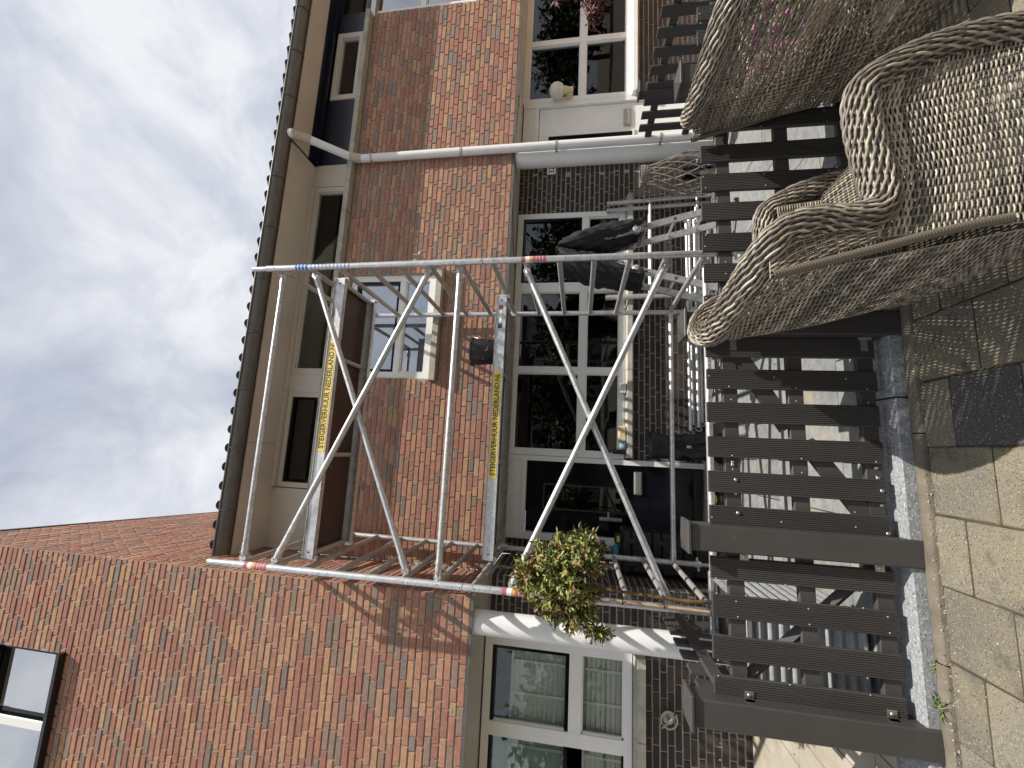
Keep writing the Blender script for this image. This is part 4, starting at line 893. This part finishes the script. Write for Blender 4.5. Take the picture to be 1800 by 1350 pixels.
# ================================================================== THINGS IN THE FRONT GARDEN
ZP = .083
# spare scaffold frames leaning on the wall
def spare_frame(y, lean, label, x0=2.90, x1=4.16, h=1.22, z0=ZP):
    T_ = thing('scaffold_section', label, 'scaffold section', ((x0+x1)/2, y, z0), 'spare scaffold frames against the wall')
    f = lambda x, z: (x, y+lean*z/h, z0+z)
    for x in (x0, x1):
        o = MB().tube([f(x, 0), f(x, h)], .0255, 12).build('post', M_alu, T_); autosmooth(o); autosmooth(MB().tube([f(x, h-.05), f(x, h+.004)], .0285, 12).build('collar', M_alud, o))
    for z in (.20, .48, .76, 1.04)[::2] if False else (.16, .70): autosmooth(MB().tube([f(x0, z), f(x1, z)], .020, 10).build('rung', M_alu, T_))
    return T_
spare_frame(1.70, .085, 'front one of two spare scaffold frames leaning under the window')
spare_frame(1.765, .08, 'rear one of two spare scaffold frames, touching the dark bricks', 2.94, 4.10)
for k, (x0, x1, y, z) in enumerate(((1.40, 3.9, 1.655, .345), (1.34, 3.8, 1.61, .315), (1.37, 3.85, 1.66, .285), (1.30, 3.75, 1.60, .262))):
    zz = ZP+.18+k*.045
    Tt = thing('spare_tube', ('lowest', 'second lowest', 'second highest', 'topmost')[k]+' of the four spare aluminium tubes lying below the window', 'metal tube', ((x0+x1)/2, y, zz), 'spare braces below the window')
    autosmooth(MB().tube([(x0+.05, y, zz), (x1-.05, y, zz)], .0205, 12).build('tube', M_alu, Tt))
    for x, s in ((x0, 1), (x1, -1)): h = MB(); h.tube([(x+s*.06, y, zz), (x+s*.01, y, zz)], .0245, 12); h.tube([(x+s*.01, y, zz-.02), (x-s*.02, y, zz-.03), (x-s*.03, y, zz), (x-s*.015, y, zz+.028)], .009, 6); autosmooth(h.build('hook', M_alu, Tt))
# folding ladder
LD = thing('folding_ladder', 'aluminium folding ladder standing in an A shape under a black jacket', 'ladder', (3.05, 1.05, ZP))
ax_, az_ = 3.09, 1.80
def lrail(xb, y, top=1.0):
    A = Vector((xb, y, ZP)); B = Vector((ax_+(.03 if xb > ax_ else -.03), y, az_)); d = (B-A).normalized(); nx = Vector((d.z, 0, -d.x)); q = MB(); hw, ht = .034, .012; E_ = A+(B-A)*top
    c = [A+nx*hw-Vector((0, ht, 0)), A-nx*hw-Vector((0, ht, 0)), A-nx*hw+Vector((0, ht, 0)), A+nx*hw+Vector((0, ht, 0))]; e = [p+(E_-A) for p in c]
    q.add([tuple(p) for p in c+e], [(0, 1, 2, 3), (7, 6, 5, 4), (0, 4, 5, 1), (1, 5, 6, 2), (2, 6, 7, 3), (3, 7, 4, 0)]); o = q.build('rail', M_alu, LD)
    MB().box((xb-.05, y-.02, ZP), (xb+.05, y+.02, ZP+.035)).build('foot', M_black, o)
    return A, B, d, nx, o
for xb in (3.545, 2.60):
    r1 = lrail(xb, .90); r2 = lrail(xb, 1.25)
    for k in range(1, 6):
        t = k*.165+.02; p = r1[0]+(r1[1]-r1[0])*t; p2 = r2[0]+(r2[1]-r2[0])*t; q = MB(); q.tube([p, p2], .015, 4); q.build('rung', M_alu, LD)
        pl = MB(); nx = r1[3]; w_ = .016; d = r1[2]; cc = p+Vector((0, -.0135, 0)); pl.add([tuple(cc+nx*w_+d*w_), tuple(cc-nx*w_+d*w_), tuple(cc-nx*w_-d*w_), tuple(cc+nx*w_-d*w_)], [(0, 1, 2, 3)]); pl.build('rung_plug', M_steel, r1[4])
        ho = MB(); cc = p+Vector((0, -.0145, 0)); w_ = .009; ho.add([tuple(cc+nx*w_+d*w_), tuple(cc-nx*w_+d*w_), tuple(cc-nx*w_-d*w_), tuple(cc+nx*w_-d*w_)], [(0, 1, 2, 3)]); ho.build('rung_hole', M_black, r1[4])
    for (y, rr_) in ((.90, r1), (1.25, r2)):
        p = rr_[0]+(rr_[1]-rr_[0])*.57; q = MB(); q.lathe((p.x, y-.012, p.z), [(.0, -.022), (.030, -.022), (.040, -.018), (.046, -.010), (.046, .03), (0, .03)], 20, 'y'); h = q.build('hinge', M_alu, LD); autosmooth(h)
        MB().lathe((p.x, y-.036, p.z), [(0, -.004), (.018, -.004), (.02, .001)], 16, 'y').build('hinge_button', M_alud, h)
q = MB()
for y in (.90, 1.25): q.lathe((ax_, y-.014, az_), [(0, -.02), (.05, -.02), (.05, .03), (0, .03)], 18, 'y')
autosmooth(q.build('top_hinge', M_alu, LD))
# jacket thrown over the ladder
JK = MB(); n1, n2 = 60, 44
def ripple(a, b): return .020*math.sin(6.3*b+9*a)+.013*math.sin(15*b-7*a+1)+.009*math.sin(31*a+6*b)+.008*math.sin(27*b+19*a*a)
def jpt(i, j):
    """a closed sleeve of cloth wrapped round each leg of the ladder, gathered at the lower end"""
    t = (i/n1-.5)*2; s = abs(t); g = 1 if t > 0 else -1; b = 2*math.pi*j/n2
    cx = ax_+g*(.015+.235*s); cz = az_+.06-.86*s; wy = .235+.02*math.sin(s*6); wx = (.075+.075*math.sin(math.pi*min(1, s*1.15))**.8)*(1-.30*max(0, s-.8)/.2)
    rp = ripple(s*1.3+(.4 if g > 0 else 0), b)*(1+1.2*max(0, s-.75))
    k = .018*math.sin(60*s)*max(0, s-.82)/.18
    return (cx+(wx+rp+k)*math.cos(b)+.03*g, 1.06+(wy+rp*.6+k)*math.sin(b), cz+(wx+rp)*.28*g*math.cos(b)*-1+.012*math.sin(3*b+9*s))
JK.v = [jpt(i, j) for i in range(n1+1) for j in range(n2)]
for i in range(n1):
    for j in range(n2): a = i*n2; j2 = (j+1) % n2; JK.f.append((a+j, a+j2, a+n2+j2, a+n2+j)); JK.t.append(0); JK.m.append(0)
jk = JK.build('jacket', M_cloth, None, smooth=True); tag(jk, 'crumpled black jacket hung over the top of the folding ladder', 'jacket')
# willow basket lantern
BS = thing('basket_lantern', 'bulbous woven willow lantern standing by the white pillar', 'lantern', (4.27, 1.42, ZP))
def bprof(h): return float(np.interp(h, [0, .05, .14, .27, .40, .55, .68, .78, .83], [.13, .19, .225, .235, .215, .17, .125, .10, .105]))
q = MB(); H_ = .86; nb = 13
for k in range(nb):
    for s in (-1, 1):
        pts = []
        for i in range(15): h = H_*i/14*.965; a = 2*math.pi*k/nb+s*h*1.9; rr_ = bprof(h)+.004*s; pts.append((4.27+rr_*math.cos(a), 1.42+rr_*math.sin(a), ZP+h))
        q.tube(pts, .0058, 4, False)
q.build('lattice', M_willow, BS)
for h in (.006, .02, .80, .815, .83, .845, .86):
    q = MB(); rr_ = bprof(min(h, .83))+.004; q.tube([(4.27+rr_*math.cos(2*math.pi*i/24), 1.42+rr_*math.sin(2*math.pi*i/24), ZP+h) for i in range(25)], .0065, 5, False); q.build('rim', M_willow, BS)
q = MB(); q.lathe((4.27, 1.42, ZP+.01), [(0, 0), (.12, 0), (.12, .01), (0, .01)], 20); q.build('base', M_willow, BS)
cnd = MB().lathe((4.27, 1.42, ZP+.02), [(.0, 0), (.045, 0), (.045, .30), (0, .30)], 16).build('candle', mat('wax', (.55, .47, .30), .5), BS, smooth=False); MB().lathe((4.27, 1.42, ZP+.02), [(.07, 0), (.075, .36), (.07, .36), (.066, .0)], 20).build('glass_holder', M_glassb, BS, smooth=True)
# tool cases and cordless tool by the door
def tool_case(z, h, label, x0=-.16, x1=.24, y0=1.42, y1=1.72):
    T_ = thing('tool_case', label, 'tool case', ((x0+x1)/2, (y0+y1)/2, z), 'stacked tool cases')
    q = MB(); q.bevbox((x0, y0, z), (x1, y1, z+h*.70), .015); q.build('tub', M_case, T_); q = MB(); q.bevbox((x0-.006, y0-.006, z+h*.715), (x1+.006, y1+.006, z+h-.004), .015); q.build('lid', M_case, T_)
    for k in range(6): x = x0+.03+k*(x1-x0-.06)/5; MB().bevbox((x-.008, y0-.012, z+.02), (x+.008, y0, z+h*.66), .003).build('rib', M_case, T_)
    for x in (x0+.09, x1-.09): MB().bevbox((x-.025, y0-.018, z+h*.55), (x+.025, y0-.003, z+h*.86), .004).build('latch', M_yelp if z > .9 and x < 0 else M_black, T_)
    MB().tube([(x0+.14, y0-.01, z+h*.80), (x0+.15, y0-.035, z+h*.80), (x1-.15, y0-.035, z+h*.80), (x1-.14, y0-.01, z+h*.80)], .009, 8).build('handle', M_black, T_)
tool_case(.187, .34, 'bottom tool case of the stack by the black door'); tool_case(.527, .30, 'middle tool case of the stack by the black door'); tool_case(.827, .30, 'top tool case, the one with the teal cordless tool on it')
CT = thing('cordless_tool', 'teal and black cordless tool lying on the tool cases', 'power tool', (.05, 1.52, 1.127))
o = MB(); o.tube([(-.10, 1.50, 1.175), (-.02, 1.50, 1.178), (.06, 1.50, 1.178), (.10, 1.50, 1.175)], [.026, .036, .036, .02], 12); autosmooth(o.build('motor', M_teal, CT), 50)
MB().tube([(.02, 1.50, 1.185), (.05, 1.51, 1.25), (.055, 1.515, 1.30)], [.024, .021, .024], 10).build('grip', M_teal, CT, smooth=True); MB().bevbox((.0, 1.475, 1.295), (.11, 1.555, 1.345), .008).build('battery', M_black, CT)
autosmooth(MB().tube([(-.10, 1.50, 1.175), (-.15, 1.50, 1.175), (-.19, 1.50, 1.175)], [.02, .016, .006], 10).build('chuck', M_steel, CT)); MB().bevbox((.105, 1.46, 1.128), (.20, 1.56, 1.20), .008).build('charger', M_case, CT); MB().bevbox((.12, 1.452, 1.15), (.18, 1.46, 1.18), .003).build('charger_light', M_yelp, CT)
MB().bevbox((-.16, 1.45, 1.128), (.20, 1.60, 1.142), .004).build('tool_strap', M_black, CT)
# black work bag with a flared bucket top
BG = thing('work_bag', 'black work bag with flared rubber top between the window and the door', 'bag', (1.13, 1.52, ZP))
q = MB(); n = 26
for j in range(13):
    h = j/12*.58
    for k in range(n):
        a = 2*math.pi*k/n; rr_ = .135+.012*math.sin(3*a+h*8)+.010*math.sin(7*a-h*21)-.025*(h/.58)**2+.012*math.sin(h*40+2*a); q.v.append((1.13+rr_*1.05*math.cos(a), 1.52+rr_*.85*math.sin(a), ZP+h))
for j in range(12):
    for k in range(n): k2 = (k+1) % n; q.f.append((j*n+k, j*n+k2, (j+1)*n+k2, (j+1)*n+k)); q.t.append(0); q.m.append(0)
q.build('body', M_bag, BG, smooth=True)
autosmooth(MB().lathe((1.13, 1.52, ZP+.52), [(.118, 0), (.125, .06), (.140, .16), (.150, .225), (.154, .23), (.148, .225), (.136, .16), (.10, .10), (0, .10)], 30, 'z', (1.0, .8)).build('rubber_top', M_black, BG), 60)
for x in (-.05, .06): MB().tube([(1.13+x, 1.40, ZP+.10), (1.13+x*.9, 1.385, ZP+.3), (1.13+x*.4, 1.40, ZP+.50)], .010, 5).build('strap', M_black, BG)
MB().bevbox((1.115, 1.388, ZP+.36), (1.145, 1.40, ZP+.41), .003).build('buckle', M_alud, BG)
# hose drum lying on the doorstep
HD = thing('cable_reel', 'small black cable reel with a yellow hub on the doorstep', 'cable reel', (.62, 1.42, ZP))
q = MB()
for k in range(4):
    for i in range(24):
        a0, a1 = 2*math.pi*i/24, 2*math.pi*(i+1)/24; rr_ = .10-.008*(k % 2); z = ZP+.022+.026*k; q.tube([(.62+rr_*math.cos(a0), 1.42+rr_*math.sin(a0), z), (.62+rr_*math.cos(a1), 1.42+rr_*math.sin(a1), z)], .015, 6, False)
q.build('cable', M_black, HD, smooth=True); MB().lathe((.62, 1.42, ZP+.1), [(0, .03), (.075, .025), (.085, .01), (.085, -.09), (0, -.09)], 20).build('drum', M_blackgl, HD); MB().lathe((.62, 1.42, ZP+.13), [(.045, .0), (.03, .012), (0, .014)], 16).build('hub', M_yelp, HD)
# on the window sill
q = MB(); q.tube([(1.05, 1.845, 1.052), (1.05, 1.845, 1.20), (1.05, 1.845, 1.205), (1.05, 1.845, 1.225), (1.05, 1.845, 1.23), (1.05, 1.845, 1.26)], [.026, .026, .012, .011, .017, .016], 14); o = q.build('spray_bottle', M_black, None); autosmooth(o); tag(o, 'slim black bottle standing at the left end of the grey window sill', 'bottle')
o = MB().bevbox((1.17, 1.81, 1.052), (1.35, 1.86, 1.14), .012).build('sponge', M_sponge, None); tag(o, 'pale yellow sponge on the window sill beside the black bottle', 'sponge')
q = MB(); q.lathe((1.125, 1.835, 1.05), [(0, .0), (.045, 0), (.05, .03), (.04, .065), (.02, .075), (0, .07)], 12); o = q.build('cleaning_cloth', M_bluec, None, smooth=True); tag(o, 'crumpled blue grey cloth on the window sill between bottle and sponge', 'cloth')
o = MB().bevbox((1.74, 1.82, 1.052), (1.86, 1.865, 1.12), .006).build('plastic_wrapper', mat('clear_plastic', (.62, .63, .64), .25), None); tag(o, 'clear plastic pack on the middle of the window sill', 'packaging')
# corrugated planter with the young tree
PL = thing('planter', 'corrugated galvanised metal planter behind the fence on the left', 'planter', (.08, -.2, ZP))
def corr_wall(parent, p0, p1, z0, z1, n=10):
    p0, p1 = Vector(p0), Vector(p1); d = (p1-p0).normalized(); nn = Vector((d.y, -d.x, 0)); q = MB(); m_ = n*6
    for i in range(m_+1):
        z = z0+(z1-z0)*i/m_; o_ = .011*math.sin(2*math.pi*i/6)
        for p in (p0, p1): q.v.append(tuple(p+nn*o_+Vector((0, 0, z))))
    for i in range(m_): q.f.append((2*i, 2*i+1, 2*i+3, 2*i+2)); q.t.append(0); q.m.append(0)
    return q.build('corrugated_wall', M_corr, parent, smooth=True)
px0, px1, py0, py1 = -.13, .235, -.60, .02
for a, b in (((px0, py0, 0), (px1, py0, 0)), ((px1, py0, 0), (px1, py1, 0)), ((px1, py1, 0), (px0, py1, 0)), ((px0, py1, 0), (px0, py0, 0))): corr_wall(PL, a, b, ZP+.02, .66)
q = MB(); e = .02
for a, b in (((px0-e, py0-e), (px1+e, py0+e)), ((px0-e, py1-e), (px1+e, py1+e)), ((px0-e, py0+e), (px0+e, py1-e)), ((px1-e, py0+e), (px1+e, py1-e))): q.bevbox((*a, .66), (*b, .695), .006)
q.build('top_rim', M_alu, PL); MB().quad((px0, py0, .63), (px1, py0, .63), (px1, py1, .63), (px0, py1, .63)).build('soil', M_soil, PL)
def leaf(q, p, d, up, l, wd, tone, curl=.25):
    d = Vector(d).normalized(); s = d.cross(Vector(up)); s = s.normalized() if s.length > 1e-4 else d.orthogonal().normalized(); n = s.cross(d); q.tone = tone; p = Vector(p)
    a, b, c = p+d*l*.32+n*l*curl*.14, p+d*l*.68+n*l*curl*.10, p+d*l-n*l*curl*.35
    q.add([tuple(p), tuple(a+s*wd*.42+n*wd*.18), tuple(a), tuple(a-s*wd*.42+n*wd*.18), tuple(b+s*wd*.40+n*wd*.16), tuple(b), tuple(b-s*wd*.40+n*wd*.16), tuple(c)], [(0, 2, 1), (0, 3, 2), (1, 2, 5, 4), (2, 3, 6, 5), (4, 5, 7), (5, 6, 7)])
def foliage(name, parent, clumps, n, l, wd, M, seed, droop=.2, inner=.35, tips=None):
    rr = random.Random(seed); q = MB(); tw = MB()
    for (c, rad, wgt) in clumps:
        c = Vector(c); rad = Vector(rad); k = 0; nn = int(n*wgt)
        while k < nn:
            v = Vector((rr.gauss(0, 1), rr.gauss(0, 1), rr.gauss(0, 1))).normalized(); s = inner+(1-inner)*rr.random()**.6; p = c+Vector((v.x*rad.x, v.y*rad.y, v.z*rad.z))*s
            base = p-v*l*1.5
            for w_ in range(rr.choice((4, 5, 6))):
                d = (v*.7+Vector((rr.uniform(-1, 1), rr.uniform(-1, 1), rr.uniform(-.6, .9)-droop))).normalized(); t = rr.random()
                if tips: t = min(.999, max(0, .70*(rr.random())+tips*(s-.62)*rr.random()*2))
                leaf(q, base+v*l*.28*w_+Vector((rr.uniform(-1, 1),)*3)*l*.15, d, v+Vector((0, 0, .4)), l*rr.uniform(.7, 1.25), wd*rr.uniform(.8, 1.2), t); k += 1
            if rr.random() < .35: tw.tube([c+(p-c)*.25, p], .0022, 3, False)
    return q.build(name, M, parent, smooth=True, tone=True), tw
TR_ = thing('young_tree', 'young green bush on a thin stem with a stake, rising from the planter', 'tree', (.15, -.28, .63))
TX, TY = .135, -.28
q = MB(); q.tube([(TX+.015, TY, .62), (TX, TY, .9), (TX+.01, TY+.005, 1.2), (TX+.03, TY, 1.5), (TX+.05, TY, 1.66)], [.013, .012, .011, .008, .004], 8)
for k in range(9): a = k*2.4; q.tube([(TX+.015, TY, 1.34+.03*k), (TX+.04+.10*math.cos(a), TY+.08*math.sin(a), 1.46+.035*k), (TX+.06+.18*math.cos(a), TY+.14*math.sin(a), 1.52+.045*k)], [.006, .004, .002], 5)
q.build('trunk', M_bark, TR_, smooth=True)
MB().tube([(TX-.045, TY-.02, .62), (TX-.035, TY-.015, 1.36)], .0085, 8).build('stake', M_stake, TR_); q = MB()
for z in (.78, 1.05, 1.30): MB().tube([(TX-.05, TY-.03, z), (TX+.02, TY-.025, z+.005), (TX+.02, TY+.02, z), (TX-.05, TY+.01, z)], .004, 4).build('tie', M_black, TR_)
pass
cr, tw = foliage('crown', TR_, [((.20, -.25, 1.70), (.31, .27, .27), 1.0), ((.04, -.28, 1.62), (.20, .20, .22), .5), ((.36, -.25, 1.56), (.19, .19, .18), .45), ((-.09, -.3, 1.45), (.07, .07, .11), .10), ((.18, -.26, 1.93), (.16, .14, .11), .2)], 2100, .044, .0165, M_leaf, 17, tips=.8)
tw.build('twigs', M_bark, TR_)
# dark red shrub in front of the right house
RS = thing('red_shrub', 'dark red leaved shrub in front of the right window', 'shrub', (6.3, .75, ZP))
q = MB(); q.tube([(6.55, .75, ZP), (6.5, .75, .9), (6.35, .78, 1.6)], [.03, .024, .012], 8); q.build('trunk', M_bark, RS)
cr, tw = foliage('crown', RS, [((6.45, .75, 1.60), (.40, .35, .32), 1.0), ((6.05, .78, 1.55), (.26, .22, .20), .5), ((6.35, .78, 2.0), (.24, .2, .2), .35), ((5.80, .78, 1.56), (.16, .14, .10), .16), ((6.15, .78, 1.95), (.2, .12, .10), .16)], 900, .085, .020, M_leafr, 23, droop=.7); tw.build('twigs', M_bark, RS)
PF = thing('flowering_plant', 'bushy plant with pink flowers showing through the back of the rear rattan chair', 'plant', (3.24, -1.18, .415))
cr, tw = foliage('foliage', PF, [((3.22, -1.18, .62), (.17, .24, .15), 1.0)], 520, .06, .026, M_leafg2, 31); tw.build('stems', M_bark, PF); cr, tw2 = foliage('flowers', PF, [((3.16, -1.2, .64), (.17, .22, .15), 1.0)], 330, .030, .028, M_flow, 32, inner=.75); stuff(cr)
q = MB(); q.lathe((3.24, -1.18, .408), [(.0, 0), (.075, 0), (.095, .12), (.105, .12), (.105, .14), (.09, .14), (.085, .11), (0, .11)], 24); q.build('pot', M_terra, PF)
q = MB(); q.bevbox((6.2, 1.0, ZP+.005), (6.32, 2.0, ZP+.05), .006); o = q.build('plank', M_wood, None); tag(o, 'brown plank lying on the orange paving of the right garden', 'plank')
# weeds in the joints
def weed(x, y, n, l, label, seed):
    rr = random.Random(seed); q = MB()
    for k in range(n):
        a = rr.uniform(0, 6.28); s = rr.uniform(.25, 1); q.tone = rr.random(); p = Vector((x+rr.uniform(-.012, .012), y+rr.uniform(-.008, .008), .0)); d = Vector((math.cos(a)*s, math.sin(a)*s*.8, rr.uniform(.5, 1.1))); e = p+d*l*.55; f_ = e+Vector((d.x, d.y, -.3))*l*.4; sd_ = Vector((-d.y, d.x, 0)).normalized()*.0042
        q.add([tuple(p-sd_), tuple(p+sd_), tuple(e+sd_*.8), tuple(e-sd_*.8), tuple(f_)], [(0, 1, 2, 3), (3, 2, 4)])
    o = q.build('weed', M_grass, None, tone=True); return tag(o, label, 'weed', 'weeds in the kerb joint')
weed(.0, -.915, 46, .075, 'largest tuft of grass, at the foot of the left fence post', 1); weed(.155, -.905, 16, .055, 'small green weed in the kerb joint below the left fence', 2); weed(.98, -.93, 8, .03, 'tiny dry weed in the kerb joint below the gate', 3)
q = MB(); rr = random.Random(9)
for k in range(900):
    x = rr.uniform(-.4, 2.6); y = -.955+rr.gauss(0, .02) if rr.random() < .6 else rr.uniform(-2.2, -.95); s = rr.uniform(.0015, .0045); z = .004 if y < -.953 else .016; q.tone = rr.random(); q.add([(x-s, y-s, z-.002), (x+s, y-s*.7, z-.002), (x+s*.2, y+s, z-.002), (x, y, z+s)], [(0, 1, 3), (1, 2, 3), (2, 0, 3)])
stuff(q.build('grit', mat('grit', (0,)*3, .9, ramp=[(0, (.30, .26, .2)), (.4, (.12, .10, .08)), (.7, (.45, .42, .36)), (.9, (.16, .09, .05))], tone='attr'), None, tone=True))
# ================================================================== ACROSS THE STREET (seen only in the panes)
def street_tree(x, y, h, r, seed, label):
    T_ = thing('street_tree', label, 'tree', (x, y, 0), 'trees across the street'); MB().tube([(x, y, 0), (x, y, h*.5)], [.16, .1], 8).build('trunk', M_bark, T_)
    foliage('crown', T_, [((x, y, h*.60), (r*1.1, r*.7, h*.40), 1.0), ((x+1.6, y+.5, h*.33), (r*1.2, r*.6, h*.34), .8)], 1500, .40, .26, M_leafg, seed, inner=.0)
for k, (x, h) in enumerate(((-13, 5.2), (-8.5, 6.0), (-4.5, 5.0), (-.5, 5.4), (4.5, 6.2), (9, 5.2), (14, 5.8), (19, 5.0), (24, 5.6), (29, 6.2), (34, 5.6), (40, 6.4))): street_tree(x, -19-(k % 3), h, 2.5, 40+k, 'leafy tree across the street, number %s from the left' % ('one two three four five six seven eight nine ten eleven twelve'.split()[k]))
OB = thing('opposite_building', 'pale two storey building across the street', 'building', (1, -27, 0)); MB().box((-9, -33, 0), (13, -27, 6.2)).build('wall', M_wall_g, OB); MB().box((-9.3, -33.3, 6.2), (13.3, -26.7, 6.5)).build('roof', M_tile, OB)
for i in range(9):
    for z in (1.0, 4.0): MB().box((-8+i*2.4, -26.99, z), (-6.8+i*2.4, -26.95, z+1.3)).build('window', M_blackgl, OB)
